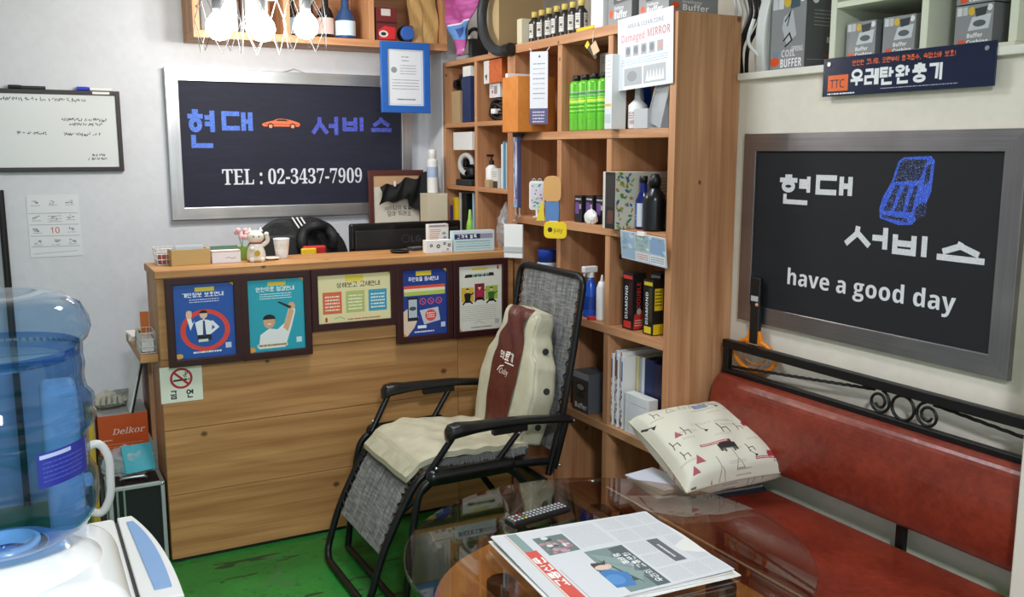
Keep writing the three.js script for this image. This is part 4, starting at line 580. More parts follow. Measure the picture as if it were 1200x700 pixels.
{ const t = thing('paper_cup', 'white paper cup on the counter before the jacket', 'cup', [0.906, CT, -3.575]); part('cup', lathe([[0, 0.004], [0.021, 0.004], [0.021, 0], [0.0225, 0], [0.031, 0.072], [0.032, 0.074], [0.0305, 0.0755], [0.0295, 0.073], [0.0215, 0.008], [0, 0.008]], 32), M.white, t); part('printed_sleeve', new THREE.CylinderGeometry(0.0297, 0.0255, 0.03, 32, 1, true).translate(0, 0.042, 0), sheetMat(256, 64, (g, w, h) => { rect(g, 0, 0, w, h, '#e4e1d8'); for (let i = 0; i < 14; i++) { g.strokeStyle = '#b8b4a8'; g.lineWidth = 2; g.beginPath(); g.arc(rnd() * w, rnd() * h, rr(4, 10), 0, 5); g.stroke(); } }, 0.6), t); }
solo('saucer', 'small white saucer between the cat figurine and the paper cup', 'saucer', lathe([[0, 0.001], [0.02, 0], [0.032, 0.006], [0.033, 0.008], [0.02, 0.004], [0, 0.003]], 28), M.whiteGloss, [0.852, CT, -3.53]);
{ const t = thing('round_black_tray', 'flat round black dish on the counter before the monitor', 'dish', [1.375, CT, -3.52]); part('dish', lathe([[0, 0.001], [0.034, 0], [0.04, 0.008], [0.038, 0.01], [0.032, 0.005], [0, 0.004]], 32), M.blackGloss, t); part('rim', new THREE.TorusGeometry(0.039, 0.002, 6, 36).rotateX(PI / 2).translate(0, 0.009, 0), M.darkGrey, t); }
{ const t = thing('calculator', 'dark desk calculator lying behind the black dish', 'calculator', [1.475, CT, -3.58], 0.25); part('body', box(0.075, 0.012, 0.05, 0.004), M.darkGrey, t); part('display', box(0.06, 0.001, 0.012), std(0x7c8c80, 0.3), t, [0, 0.012, -0.015]); for (let i = 0; i < 8; i++) part('key', box(0.011, 0.002, 0.008, 0.001), M.grey, t, [-0.026 + (i % 4) * 0.017, 0.012, 0.001 + Math.floor(i / 4) * 0.012]); }
solo('dotted_carton', 'small white carton with round black pictures at the counter edge', 'box', box(0.112, 0.052, 0.045, 0.001), boxFaces(M.paper, sheetMat(330, 150, (g, w, h) => { rect(g, 0, 0, w, h, '#e2e4e4'); for (const [x, y, r] of [[60, 60, 18], [150, 70, 24], [230, 40, 18], [290, 60, 20], [270, 110, 12]]) { oval(g, x, y, r, r, '#2c2e30'); oval(g, x, y, r * 0.45, r * 0.45, '#d8dadc'); } rows(g, 190, 132, 120, 1, 8, '#55585c', 6); })), [1.515, CT, -3.455], [0, -0.05, 0]);
solo('striped_carton', 'white carton with orange stripes behind the dotted carton', 'box', box(0.09, 0.112, 0.03, 0.001), boxFaces(M.paper, sheetMat(260, 320, (g, w, h) => { rect(g, 0, 0, w, h, '#e0dcd6'); rect(g, 0, 0, w, 40, '#c8b8b0'); rows(g, 20, 14, 200, 1, 8, '#5c6a88', 14); for (let i = 0; i < 7; i++) rect(g, 14, 60 + i * 22, 150 - i * 8, 9, '#d8814e'); oval(g, 200, 110, 26, 18, '#9c9a94'); oval(g, 210, 160, 20, 14, '#7c8894'); })), [1.54, CT, -3.515]);
solo('mint_carton', 'long pale blue carton with navy banner on the counter corner', 'box', box(0.185, 0.086, 0.04, 0.001), boxFaces(std(0xbcd4d8, 0.5), sheetMat(480, 224, (g, w, h) => { rect(g, 0, 0, w, h, '#bfd9dc'); rect(g, 0, 0, w, 30, '#d4dade'); rect(g, 10, 34, 300, 54, '#262c5c'); rect(g, 310, 34, 150, 54, '#9a93a8'); hangul(g, '고객카 블록', 40, 42, 34, 38, 6, '#f0f0f4', 0.3); for (let i = 0; i < 4; i++) rows(g, 30, 112 + i * 26, 400, 1, 8, i % 2 ? '#8ab0b8' : '#5c7c94', 8); })), [1.668, CT, -3.445], [0, -0.03, 0]);

// ================================================================== GOODS IN THE SHELVES BEHIND THE COUNTER (front x = 1.85, goods face -x)
const FACE = -PI / 2;
const G2 = 'goods in the shelving behind the counter';
function carton(name, label, [w, h, d], [x, y, z], mats, group, turn = FACE, category = 'box') { return solo(name, label, category, box(w, h, d, 0.0012), mats, [x, y + 0.0005, z], [0, turn, 0], group); }
carton('kraft_carton', 'small kraft carton under the black camera in the shelving behind the counter', [0.09, 0.15, 0.09], [1.92, ROW2[0], -4.045], M.kraft, G2);
{ const t = thing('camera', 'small black dashboard camera on a kraft carton', 'camera', [1.915, ROW2[0] + 0.151, -4.045], FACE, G2); part('body', box(0.07, 0.06, 0.045, 0.012), M.black, t); part('lens', new THREE.CylinderGeometry(0.02, 0.022, 0.025, 20).rotateX(PI / 2).translate(0, 0.03, 0.03), M.blackGloss, t); part('mount', box(0.03, 0.02, 0.03, 0.006), M.black, t, [0, 0.058, 0]); }
carton('navy_carton', 'tall navy blue carton in the shelving behind the counter', [0.085, 0.205, 0.06], [1.885, ROW2[0], -3.885], std(0x24305a, 0.55), G2);
carton('paper_block', 'white folded paper lying on the tall navy carton', [0.08, 0.045, 0.055], [1.885, ROW2[0] + 0.206, -3.885], M.paper, G2, FACE, 'paper');
{ const t = thing('cable_bundle', 'coiled black cables at the bottom of the shelf beside the navy carton', 'cable', [1.90, ROW2[0], -3.64], 0, G2); for (let i = 0; i < 4; i++) { const p = []; for (let k = 0; k < 14; k++) { const a = k / 14 * 2 * PI; p.push([0.03 * Math.cos(a), 0.02 + i * 0.02 + 0.012 * Math.sin(a * 2 + i), (0.07 - i * 0.006) * Math.sin(a)]); } part('coil', tube(p, 0.008, 50, true, 6), M.black, t); } part('plug', box(0.03, 0.022, 0.04, 0.004), M.white, t, [-0.03, 0.03, 0.02]); }
carton('white_pack', 'white printed pack resting on the coiled black cables', [0.1, 0.06, 0.05], [1.90, ROW2[0] + 0.1, -3.64], boxFaces(M.paper, sheetMat(200, 120, (g, w, h) => { rect(g, 0, 0, w, h, '#d8d8d8'); rect(g, 90, 20, 60, 70, '#8c8c90'); oval(g, 60, 70, 22, 16, '#c86a70'); rows(g, 10, 10, 70, 3, 12, '#50545c', 5); })), G2);
carton('orange_white_carton', 'orange and white carton on top of the pack behind the counter', [0.17, 0.098, 0.05], [1.885, ROW2[0] + 0.161, -3.63], boxFaces(std(0xc86428, 0.5), sheetMat(300, 170, (g, w, h) => { rect(g, 0, 0, w, h, '#c9642c'); rect(g, 0, 0, 92, h, '#dcd8d4'); poly(g, [[20, 110], [60, 100], [50, 150]], '#202428'); for (let i = 0; i < 40; i++) { g.globalAlpha = 0.3; oval(g, 90 + rnd() * 210, rnd() * h, 14, 10, '#a84c18'); } g.globalAlpha = 1; })), G2);
{ const t = thing('card_reader', 'black and silver handheld device on the middle shelf behind the counter', 'device', [1.905, ROW2[1], -3.94], FACE, G2); part('base', box(0.16, 0.03, 0.09, 0.006), M.darkGrey, t); part('body', box(0.13, 0.055, 0.07, 0.02), M.black, t, [0, 0.03, 0], [0, 0, 0.12]); part('grip', new THREE.TorusGeometry(0.042, 0.012, 10, 28, PI * 1.5).rotateY(0.3).translate(0.02, 0.1, 0.035), M.lightGrey, t); part('cap', box(0.05, 0.04, 0.05, 0.01), M.black, t, [-0.045, 0.085, 0]); }
carton('flat_white_box', 'flat white box in the shelving behind the counter, above the black handheld device', [0.2, 0.082, 0.08], [1.895, ROW2[1] + 0.165, -3.93], M.white, G2);
{ const t = thing('paper_stack', 'stack of folded papers below the flat white box', 'papers', [2.02, ROW2[1], -3.93], 0, G2); part('stack', box(0.1, 0.163, 0.16, 0.002), M.paper, t); part('top_sheet', box(0.11, 0.0015, 0.17), M.lightGrey, t, [-0.005, 0.163, 0]); }
{ const t = thing('pump_bottle', 'white pump bottle with black nozzle behind the counter', 'bottle', [1.895, ROW2[1], -3.71], 0, G2); part('body', lathe([[0, 0], [0.026, 0], [0.027, 0.006], [0.027, 0.085], [0.012, 0.1], [0, 0.1]], 24), M.white, t); part('pump', merge(cyl(0.011, 0.011, 0.02).translate(0, 0.1, 0), cyl(0.004, 0.004, 0.02).translate(0, 0.12, 0), span(-0.022, 0.008, 0.136, 0.146, -0.006, 0.006)), M.black, t); }
carton('pill_carton', 'small white carton beside the pump bottle', [0.06, 0.085, 0.04], [1.89, ROW2[1], -3.635], boxFaces(M.white, sheetMat(120, 170, (g, w, h) => { rect(g, 0, 0, w, h, '#dcdcd8'); rect(g, 0, 110, w, 60, '#3c3a38'); rows(g, 10, 30, 90, 3, 18, '#8c8c8c', 6); })), G2);
carton('kraft_pack', 'low brown pack in front of the pump bottle', [0.04, 0.035, 0.03], [1.865, ROW2[1], -3.67], M.kraft, G2);
[['white folder standing at the end of the shelf beside the tall shelving', M.white, -3.545, 0.19], ['pale blue folder standing beside the white folder behind the counter', std(0x6aa4c4, 0.5), -3.53, 0.2], ['grey folder standing against the shelf upright behind the counter', M.lightGrey, -3.505, 0.195]].forEach(([l, m, z, h]) => carton('folder', l, [0.012, h, 0.14], [1.93, ROW2[1], z], m, G2, FACE, 'folder'));
[['purple', 'slim purple carton on the low shelf behind the monitor', M.purple, -4.085, 0.19, 0.022], ['yellow', 'yellow carton on the low shelf behind the monitor', M.yellow, -4.045, 0.23, 0.035]].forEach(([k, l, m, z, h, w]) => carton(k + '_carton', l, [w, h, 0.05], [1.89, ROW2[2], z], m, G2));
[['grey hardback book', M.lightGrey, -4.005, 0.255], ['black ring binder', M.black, -3.96, 0.25], ['pale blue book', std(0x9cbcd0, 0.6), -3.86, 0.26], ['dark green book', std(0x24443c, 0.6), -3.835, 0.255]].forEach(([l, m, z, h], i) => carton('book', l + ' on the low shelf behind the monitor', [i === 1 ? 0.05 : 0.02, h, 0.15], [1.95, ROW2[2], z], m, G2, FACE, 'book'));
{ const t = thing('green_bottle', 'small light green bottle on the low shelf behind the monitor', 'bottle', [1.88, ROW2[2], -3.905], 0, G2); part('body', lathe([[0, 0], [0.017, 0], [0.018, 0.1], [0.013, 0.13], [0, 0.13]], 20), std(0x9ad04a, 0.4), t); part('cap', lathe([[0, 0.13], [0.011, 0.13], [0.006, 0.18], [0, 0.18]], 16), std(0xb8e070, 0.4), t); }
function crumple(r, s, sx, sy, sz, amp) { const g = new THREE.IcosahedronGeometry(r, 5), p = g.attributes.position; for (let i = 0; i < p.count; i++) { const v = new THREE.Vector3().fromBufferAttribute(p, i).normalize(), th = Math.atan2(v.z, v.x) / (2 * PI) + 0.5, ph = v.y * 0.5 + 0.5; const n = fbm(th, ph, 7, 7, 4, s) + Math.abs(fbm(th, ph, 12, 11, 2, s + 3) - 0.5) * 1.5 - 0.6; v.multiplyScalar(r * (1 + amp * n)); p.setXYZ(i, v.x * sx, Math.max(-r * sy * 0.82, v.y * sy), v.z * sz); } g.computeVertexNormals(); return g; }
const film = phys({ color: 0xf4f6f8, roughness: 0.18, transmission: 0.75, thickness: 0, ior: 1.4 });
{ const t = thing('plastic_bag_of_cables', 'crumpled clear plastic bag of cables beside the tall shelving', 'bag', [1.905, ROW2[2] + 0.0985, -3.572], 0, G2); part('bag', crumple(0.09, 7, 0.5, 1.33, 0.66, 0.3), film, t); for (let i = 0; i < 5; i++) { const p = []; for (let k = 0; k < 9; k++) p.push([rr(-0.03, 0.03), rr(-0.07, 0.07), rr(-0.045, 0.045)]); part('cable', tube(p, 0.0035, 60, false, 5), [M.black, M.white, M.grey, M.cream, M.black][i], t); } }
// on top of that shelving
{ const t = thing('label_printer', 'black and grey handheld label printer on top of the shelving', 'device', [1.96, TOP2 + 0.0005, -4.02], FACE); part('body', box(0.14, 0.1, 0.1, 0.012), M.darkGrey, t); part('front_panel', box(0.1, 0.06, 0.006, 0.002), std(0x8c8c80, 0.4), t, [0, 0.03, 0.051]); part('keypad', box(0.11, 0.022, 0.02, 0.004), M.lightGrey, t, [0, 0.004, 0.056]); part('handle', tube([[-0.06, 0.098, 0], [-0.055, 0.135, 0], [0.0, 0.15, 0], [0.055, 0.135, 0], [0.06, 0.098, 0]], 0.009, 40), M.black, t); part('knob', new THREE.SphereGeometry(0.014, 12, 8).translate(0.03, 0.105, 0.03), M.white, t); }
{ // printed pouch hanging down over the shelf edge
  const f = (u, v) => { const w = 0.05 + 0.2 * v; return [1.815 + 0.07 * (u - 0.5) * v + 0.012 * Math.sin(u * 7 + v * 9), 1.925 + 0.26 * v, -3.86 + (u - 0.5) * w - 0.02 * (1 - v)]; };
  const tex = sheetMat(160, 300, (g, w, h) => { rect(g, 0, 0, w, h, '#a8488c'); for (let i = 0; i < 30; i++) { g.globalAlpha = 0.5; oval(g, rnd() * w, rnd() * h * 0.5, 20, 10, '#c468ac'); } g.globalAlpha = 1; poly(g, [[0, 150], [w, 130], [w, 230], [0, 220]], '#5c8cc8'); poly(g, [[50, 170], [110, 160], [90, 220]], '#2c4c90'); poly(g, [[0, 230], [w, 230], [w, h], [0, h]], '#b04c94'); line(g, [[10, 150], [w, 134]], '#e8e0ec', 8); }, 0.3);
  const g = merge(sheet(f, 10, 20), sheet((u, v) => { const p = f(1 - u, v); return [p[0] + 0.004 + 0.02 * Math.sin(u * PI) * Math.sin(v * PI), p[1], p[2]]; }, 10, 20)); const t = thing('foil_pouch', 'pink and blue foil pouch beside the black hose', 'pouch', [1.84, TOP2, -3.9]); wpart('pouch', g, tex, t);
}
{ const p = []; for (let i = 0; i <= 20; i++) { const a = PI * 0.62 + i / 20 * PI * 0.98; p.push([1.832, 2.06 + 0.155 * Math.sin(a), -3.475 + 0.2 * Math.cos(a)]); } const t = thing('rubber_hose', 'thick curved black rubber hose on top of the shelving', 'hose', [1.84, TOP2, -3.55]); wpart('hose', tube(p, 0.022, 80, false, 14), std(0x2e3236, 0.5), t); wpart('end_sleeve', new THREE.CylinderGeometry(0.025, 0.025, 0.05, 16).rotateX(PI / 2).translate(1.832, 1.906, -3.43), M.black, t); }
solo('kraft_box', 'large kraft cardboard box with handwritten mark on top of the shelving', 'box', box(0.22, 0.27, 0.1, 0.002), boxFaces(std(0xc7ad82, 0.8), sheetMat(440, 540, (g, w, h) => { rect(g, 0, 0, w, h, '#a98f66'); for (let i = 0; i < 300; i++) { g.globalAlpha = 0.15; rect(g, rnd() * w, rnd() * h, rr(6, 40), 1, '#8c7450'); } g.globalAlpha = 1; latin(g, 'Jn', 180, 300, 96, '#1c1a18', 'italic serif'); rows(g, 90, 450, 240, 1, 8, '#4c4034', 22); })), [1.985, TOP2 + 0.0005, -3.65]);

// ================================================================== GOODS IN THE TALL SHELVING
const [RA, RB, RC, RD] = ROW.map((y) => y + 0.0005), RT = TOP + 0.0005;
// --- on top
for (let i = 0; i < 7; i++) {
  const z = -3.335 + i * 0.058, t = thing('additive_bottle', ['dark additive bottle with cream cap next to the small cream carton', 'second dark additive bottle from the small cream carton', 'third dark additive bottle from the small cream carton', 'middle dark additive bottle of the row of seven', 'third dark additive bottle from the plain white carton', 'second dark additive bottle from the plain white carton', 'dark additive bottle next to the plain white carton'][i], 'bottle', [1.90, RT, z], rr(-0.3, 0.3), 'additive bottles on top of the tall shelving');
  part('body', lathe([[0, 0], [0.0225, 0], [0.024, 0.004], [0.024, 0.08], [0.012, 0.094], [0.011, 0.1], [0, 0.1]], 20), std(0x2a2422, 0.25), t); part('cap', lathe([[0, 0.1], [0.0125, 0.1], [0.0125, 0.122], [0, 0.122]], 16), std(0xd8c068, 0.5), t);
  part('label', new THREE.CylinderGeometry(0.0245, 0.0245, 0.055, 20, 1, true).translate(0, 0.046, 0), additiveLabel(), t);
}
function additiveLabel() { return additiveLabel.m ||= sheetMat(256, 96, (g, w, h) => { for (let k = 0; k < 4; k++) { rect(g, k * 64, 0, 40, h, '#d4d0c8'); rect(g, k * 64 + 40, 0, 24, h, '#2c2624'); rows(g, k * 64 + 4, 14, 32, 5, 14, '#6c6460', 4); oval(g, k * 64 + 20, 50, 10, 8, '#4c4440'); } }); }
carton('small_cream_carton', 'small cream carton at the end of the additive bottle row', [0.04, 0.1, 0.045], [1.885, RT, -3.395], M.cream, 'cartons on top of the tall shelving');
{ const t = thing('yellow_scraper', 'yellow plastic scraper lying before the additive bottles', 'tool', [1.865, RT, -2.88], 0); part('blade', extrude([[-0.012, -0.05], [0.012, -0.05], [0.008, 0.07], [-0.006, 0.07]], 0.012, 0.002).rotateX(-PI / 2), M.yellow, t); part('grip', tube([[0, 0.01, 0.05], [0, 0.016, 0.075], [0, 0.008, 0.1]], 0.007, 16), M.yellow, t); }
carton('white_carton', 'plain white carton between the bottles and the grey cartons', [0.075, 0.17, 0.06], [1.885, RT, -2.815], M.white, 'cartons on top of the tall shelving');
const bufferPrint = (label, sub, w = 320, h = 220) => sheetMat(w, h, (g) => { rect(g, 0, 0, w, h, '#8b8d8e'); rect(g, 0, 0, w, 12, '#a2a4a5'); poly(g, [[60, 20], [w - 60, 16], [w - 30, h * 0.45], [80, h * 0.5]], '#55585a'); oval(g, w * 0.5, h * 0.3, w * 0.2, h * 0.12, '#a8abad'); oval(g, 44, h * 0.72, 26, 24, '#e0562c'); latin(g, sub, 84, h * 0.52, h * 0.13, '#d8dadb', 'bold sans-serif'); latin(g, label, 84, h * 0.62, h * 0.26, '#f0f0f0', 'bold sans-serif'); }, 0.3);
const bufA = bufferPrint('Buffer', 'Urethane'), greyCard = std(0x86888a, 0.4);
carton('grey_buffer_carton', 'grey printed carton beside the white carton on the tall shelving', [0.14, 0.13, 0.09], [1.91, RT, -2.69], boxFaces(greyCard, bufA), 'cartons on top of the tall shelving');
carton('grey_buffer_carton', 'grey printed carton over the end panel of the tall shelving', [0.16, 0.1, 0.2], [1.965, RT, -2.5], boxFaces(greyCard, bufA, greyCard, bufA), 'cartons on top of the tall shelving');
// --- first row
solo('orange_box', 'worn orange box jutting out of the top row of the tall shelving', 'box', box(0.13, 0.215, 0.17, 0.002), std(0xffffff, 0.6, 0, { map: pixelTexture(128, 128, (u, v) => lerp3([196, 116, 40], [214, 138, 62], fbm(u, v, 6, 6, 4, 55))) }), [1.845, RA, -3.285], [0, FACE, 0]);
solo('white_booklet', 'white booklet leaning behind the worn orange box', 'booklet', box(0.02, 0.235, 0.12, 0.001), M.paper, [1.85, RA, -3.37], [0, FACE, 0]);
{ const t = thing('hanging_leaflet', 'long white leaflet with purple foot hanging in the top row', 'leaflet', [1.826, 1.6, -3.17], -0.95); part('card', span(-0.038, 0.038, 0, 0.275, 0, 0.0015), boxFaces(M.paper, sheetMat(150, 500, (g, w, h) => { rect(g, 0, 0, w, h, '#dcdde2'); rect(g, 0, 390, w, 110, '#5c587c'); rows(g, 24, 412, 100, 4, 22, '#d0cce0', 9); poly(g, [[70, 40], [80, 20], [90, 40]], '#3c3c48'); for (let i = 0; i < 8; i++) rows(g, 26, 80 + i * 34, 100, 1, 8, i % 3 ? '#a8aab4' : '#7c7e90', 7); }, 0.4)), t); part('string', merge(rod([-0.03, 0.272, 0.001], [-0.04, 0.29, 0], 0.0015, 5), rod([0.03, 0.272, 0.001], [0.045, 0.29, 0], 0.0015, 5)), M.paper, t); }
function canOf(name, label, pos, r, h, body, cap, group, band) { const t = thing(name, label, 'can', pos, rr(-1, 1), group); part('body', lathe([[0, 0], [r * 0.94, 0], [r, 0.004], [r, h * 0.84], [r * 0.9, h * 0.87], [r * 0.62, h * 0.9], [0, h * 0.9]], 24), body, t); part('cap', lathe([[0, h * 0.9], [r * 0.56, h * 0.9], [r * 0.54, h], [0, h]], 18), cap, t); if (band) part('label', new THREE.CylinderGeometry(r * 1.012, r * 1.012, h * 0.5, 24, 1, true).translate(0, h * 0.45, 0), band, t); return t; }
canOf('red_cap_bottle', 'white bottle with red cap beside the hanging leaflet', [1.9, RA, -3.105], 0.021, 0.23, M.white, M.red, null, sheetMat(200, 120, (g, w, h) => { rect(g, 0, 0, w, h, '#d8d4d4'); rect(g, 0, 60, w, 30, '#b83434'); rect(g, 60, 10, 60, 40, '#3c5c94'); rows(g, 10, 100, 160, 1, 8, '#5c5c64', 8); }));
const greenCan = sheetMat(512, 256, (g, w, h) => { rect(g, 0, 0, w, h, '#62c02c'); for (let k = 0; k < 2; k++) { const x = k * 256; rect(g, x, 0, 256, 40, '#a9b2a4'); rect(g, x + 16, 10, 200, 22, '#3e9c2c'); for (let i = 0; i < 8; i++) rows(g, x + 20, 60 + i * 18, 180, 1, 8, i % 2 ? '#2c8024' : '#b8ec78', 8); rect(g, x, 76, 256, 20, '#d8ec4c'); poly(g, [[x + 210, 40], [x + 240, 40], [x + 256, h], [x + 226, h]], '#8ce04c'); } }, 0.25);
[[1.895, -3.005], [1.895, -2.945], [1.895, -2.885], [1.9, -2.825], [1.95, -2.975], [1.95, -2.915], [1.955, -2.855]].forEach(([x, z], i) => canOf('green_spray_can', ['front row lime green spray can next to the divider by the leaflet', 'second front row lime green spray can from the divider by the leaflet', 'third front row lime green spray can from the divider by the leaflet', 'front row lime green spray can next to the narrow white carton', 'back row lime green spray can furthest from the narrow white carton', 'middle lime green spray can of the back row', 'back row lime green spray can nearest the narrow white carton'][i], [x, RA, z], 0.0265, 0.205, std(0x6cc23a, 0.3, 0.2), M.black, 'lime green spray cans', greenCan));
carton('heart_carton', 'tall white carton with a pink heart behind the green spray cans', [0.1, 0.29, 0.06], [2.03, RA, -2.96], boxFaces(M.white, sheetMat(150, 430, (g, w, h) => { rect(g, 0, 0, w, h, '#dcdad4'); oval(g, 90, 60, 16, 14, '#b06070'); oval(g, 112, 60, 16, 14, '#b06070'); poly(g, [[76, 66], [126, 66], [101, 98]], '#b06070'); rows(g, 16, 20, 40, 3, 14, '#8c8c8c', 5); })));
{ const t = thing('price_tag', 'small tilted yellow and orange tag hanging from the top shelf edge', 'tag', [1.8435, 1.83, -2.82], FACE); part('tag', extrude([[-0.045, 0.035], [-0.03, 0.05], [0.005, 0.02], [0.03, -0.005], [0.02, -0.015], [-0.01, 0.008]], 0.002), std(0x3c3420, 0.5), t); part('yellow_end', extrude([[-0.048, 0.038], [-0.032, 0.054], [-0.018, 0.04], [-0.034, 0.026]], 0.003), M.yellow, t); part('label_card', extrude([[-0.012, 0.034], [0.018, 0.05], [0.045, 0.012], [0.01, 0.0]], 0.0025), std(0xe0b48c, 0.5), t); part('string', rod([0, 0.045, 0.001], [0.004, 0.085, 0.001], 0.0012, 5), M.paper, t); }
carton('narrow_white_carton', 'narrow tall white carton beside the printed flyer in the top row', [0.042, 0.25, 0.06], [1.846, RA, -2.678], boxFaces(M.white, sheetMat(84, 500, (g, w, h) => { rect(g, 0, 0, w, h, '#d6d8d8'); rect(g, 6, 330, 70, 16, '#d8a83c'); rect(g, 6, 400, 70, 60, '#b8c4cc'); rows(g, 10, 40, 60, 5, 26, '#9ca0a4', 6); })));
carton('blue_pouch', 'blue and white pouch behind the narrow white carton', [0.05, 0.145, 0.03], [1.95, RA, -2.66], boxFaces(M.blue, sheetMat(100, 290, (g, w, h) => { rect(g, 0, 0, w, h, '#3468b8'); poly(g, [[20, 0], [70, 0], [100, 90], [40, 140]], '#d4dce8'); rect(g, 10, 220, 80, 40, '#c8d4e4'); })), null, FACE, 'pouch');
{ const t = thing('white_spray_bottle', 'white bottle with a tall nozzle below the printed flyer', 'bottle', [1.895, RA, -2.615]); part('body', lathe([[0, 0], [0.031, 0], [0.032, 0.006], [0.032, 0.08], [0.012, 0.1], [0.009, 0.15], [0.004, 0.155], [0, 0.155]], 24), M.white, t); part('label', new THREE.CylinderGeometry(0.0324, 0.0324, 0.05, 24, 1, true).translate(0, 0.035, 0), sheetMat(200, 90, (g, w, h) => { rect(g, 0, 0, w, h, '#d8d4d0'); for (let k = 0; k < 3; k++) { rows(g, k * 66 + 6, 10, 50, 3, 14, '#a86c70', 5); oval(g, k * 66 + 30, 66, 16, 12, '#c0a0a0'); } }), t); }
{ const t = thing('black_mirror', 'black round mirror housing behind the grey carton in the top row', 'mirror', [2.02, RA, -2.52]); part('housing', new THREE.SphereGeometry(0.075, 24, 18).scale(0.6, 1, 0.9).translate(0, 0.115, 0), M.black, t); part('foot', cyl(0.03, 0.02, 0.045), M.black, t); }
carton('small_grey_carton', 'small grey carton beside the white nozzle bottle', [0.075, 0.065, 0.06], [1.885, RA, -2.543], M.lightGrey);
{ const t = thing('acrylic_stand', 'clear triangular acrylic stand at the end of the top row', 'stand', [1.88, RA, -2.478], FACE); part('leaning_sheet', span(-0.035, 0.035, 0, 0.16, -0.0015, 0.0015).rotateZ(-0.34).translate(-0.008, 0.012, 0.012), film, t); part('edge_strip', rod([-0.05, 0.004, 0.012], [0.005, 0.15, 0.012], 0.004, 6), M.alu, t); part('back_sheet', span(-0.028, 0.028, 0, 0.19, -0.02, -0.018), film, t); part('foot', span(-0.05, 0.03, 0, 0.003, -0.02, 0.02), film, t); }
solo('printed_flyer', 'printed white flyer about mirrors taped across the top shelf corner', 'flyer', span(-0.15, 0.15, 0, 0.235, 0, 0.001).rotateZ(0.03), boxFaces(M.paper, sheetMat(480, 380, (g, w, h) => { rect(g, 0, 0, w, h, '#dfe1e4'); latin(g, 'AREA & CLEAN ZONE', 90, 30, 32, '#8c9098', 'bold sans-serif'); latin(g, 'Damaged', 30, 76, 56, '#d08c90', 'bold sans-serif', 'left', 0.85); latin(g, 'MIRROR', 262, 70, 58, '#c08488', 'bold sans-serif', 'left', 0.85); for (let i = 0; i < 5; i++) { rect(g, 70 + i * 70, 152, 50, 56, '#a4a8ac'); oval(g, 95 + i * 70, 178, 18, 20, i === 4 ? '#c89890' : '#787c82'); } rows(g, 40, 222, 400, 3, 12, '#8cb4cc', 4); rect(g, 60, 268, 160, 92, '#a8acb0'); rect(g, 232, 268, 190, 92, '#b0b4b8'); for (let i = 0; i < 6; i++) poly(g, [[250 + i * 26, 350], [270 + i * 26, 290], [280 + i * 26, 350]], '#e8eaec'); oval(g, 130, 312, 44, 28, '#8c9094'); }, 0.5)), [1.845, 1.703, -2.512], [0, FACE, 0]);
// --- second row
{ const t = thing('lanyard', 'blue and white patterned lanyard with metal clips hanging before the shelving', 'lanyard', [1.838, 1.235, -3.36], FACE); const strap = (x, w, tilt, col, top) => part('strap', span(-w / 2, w / 2, 0.03, top, 0, 0.0025).rotateZ(tilt).translate(x, 0, 0), col, t); const pat = sheetMat(60, 700, (g, w, h) => { rect(g, 0, 0, w, h, '#8fb0d0'); for (let i = 0; i < 60; i++) poly(g, [[rnd() * w, rnd() * h], [rnd() * w, rnd() * h * 0.2 + i * 10], [rnd() * w, i * 11]], ['#e4e6ec', '#3c6cb0', '#2c3c78', '#c8a0b0'][i % 4]); }, 0.5); strap(-0.02, 0.03, 0, pat, 0.33); strap(0.018, 0.02, 0.02, std(0x28356c, 0.6), 0.32); part('clamp', span(-0.035, 0.05, 0.318, 0.338, -0.002, 0.008, 0.003), M.black, t); part('clip', merge(cyl(0.004, 0.004, 0.03).translate(-0.02, 0, 0), cyl(0.004, 0.004, 0.03).translate(0.014, 0, 0), new THREE.TorusGeometry(0.008, 0.002, 6, 16).translate(-0.02, -0.004, 0), new THREE.TorusGeometry(0.008, 0.002, 6, 16).translate(0.014, -0.004, 0)), M.chrome, t); }
{ const t = thing('hanging_notepad', 'white notepad with a grey flap hanging at the counter corner', 'notepad', [1.812, 1.058, -3.345], -0.9); part('pad', span(-0.042, 0.042, 0, 0.14, 0, 0.01, 0.002), M.white, t); part('flap', span(-0.042, 0.042, 0.024, 0.048, 0.01, 0.013, 0.001), M.lightGrey, t); part('ring', new THREE.TorusGeometry(0.012, 0.002, 6, 20).translate(0, 0.145, 0.004), M.chrome, t); }
{ const t = thing('acrylic_charm', 'patterned phone-shaped acrylic charm standing on the shelf edge', 'charm', [1.874, RB, -3.265], -0.75); part('plate', extrude(rrect(-0.031, 0.03, 0.062, 0.115, 0.012), 0.004, 0.001), M.white, t); part('print', extrude(rrect(-0.026, 0.036, 0.052, 0.1, 0.009), 0.0012).translate(0, 0, 0.004), (() => { const m = sheetMat(100, 200, (g, w, h) => { rect(g, 0, 0, w, h, '#d8d4e0'); rect(g, 20, 40, 60, 120, '#b8dcc8'); for (let i = 0; i < 26; i++) rect(g, rnd() * 90, rnd() * 190, rr(6, 18), rr(5, 14), ['#c84878', '#3c50b0', '#e8a8b8', '#2c2c5c'][i % 4]); }); m.map.repeat.set(19, 10); m.map.offset.set(0.5, 0); m.map.wrapS = m.map.wrapT = THREE.RepeatWrapping; return m; })(), t); part('stem', span(-0.004, 0.004, 0.004, 0.032, 0, 0.004), M.white, t); part('base', span(-0.014, 0.014, 0, 0.004, -0.012, 0.014, 0.001), M.white, t); for (const s of [-1, 1]) part('loop', new THREE.TorusGeometry(0.006, 0.0022, 6, 16).translate(s * 0.012, 0.149, 0.002), M.lightGrey, t); }
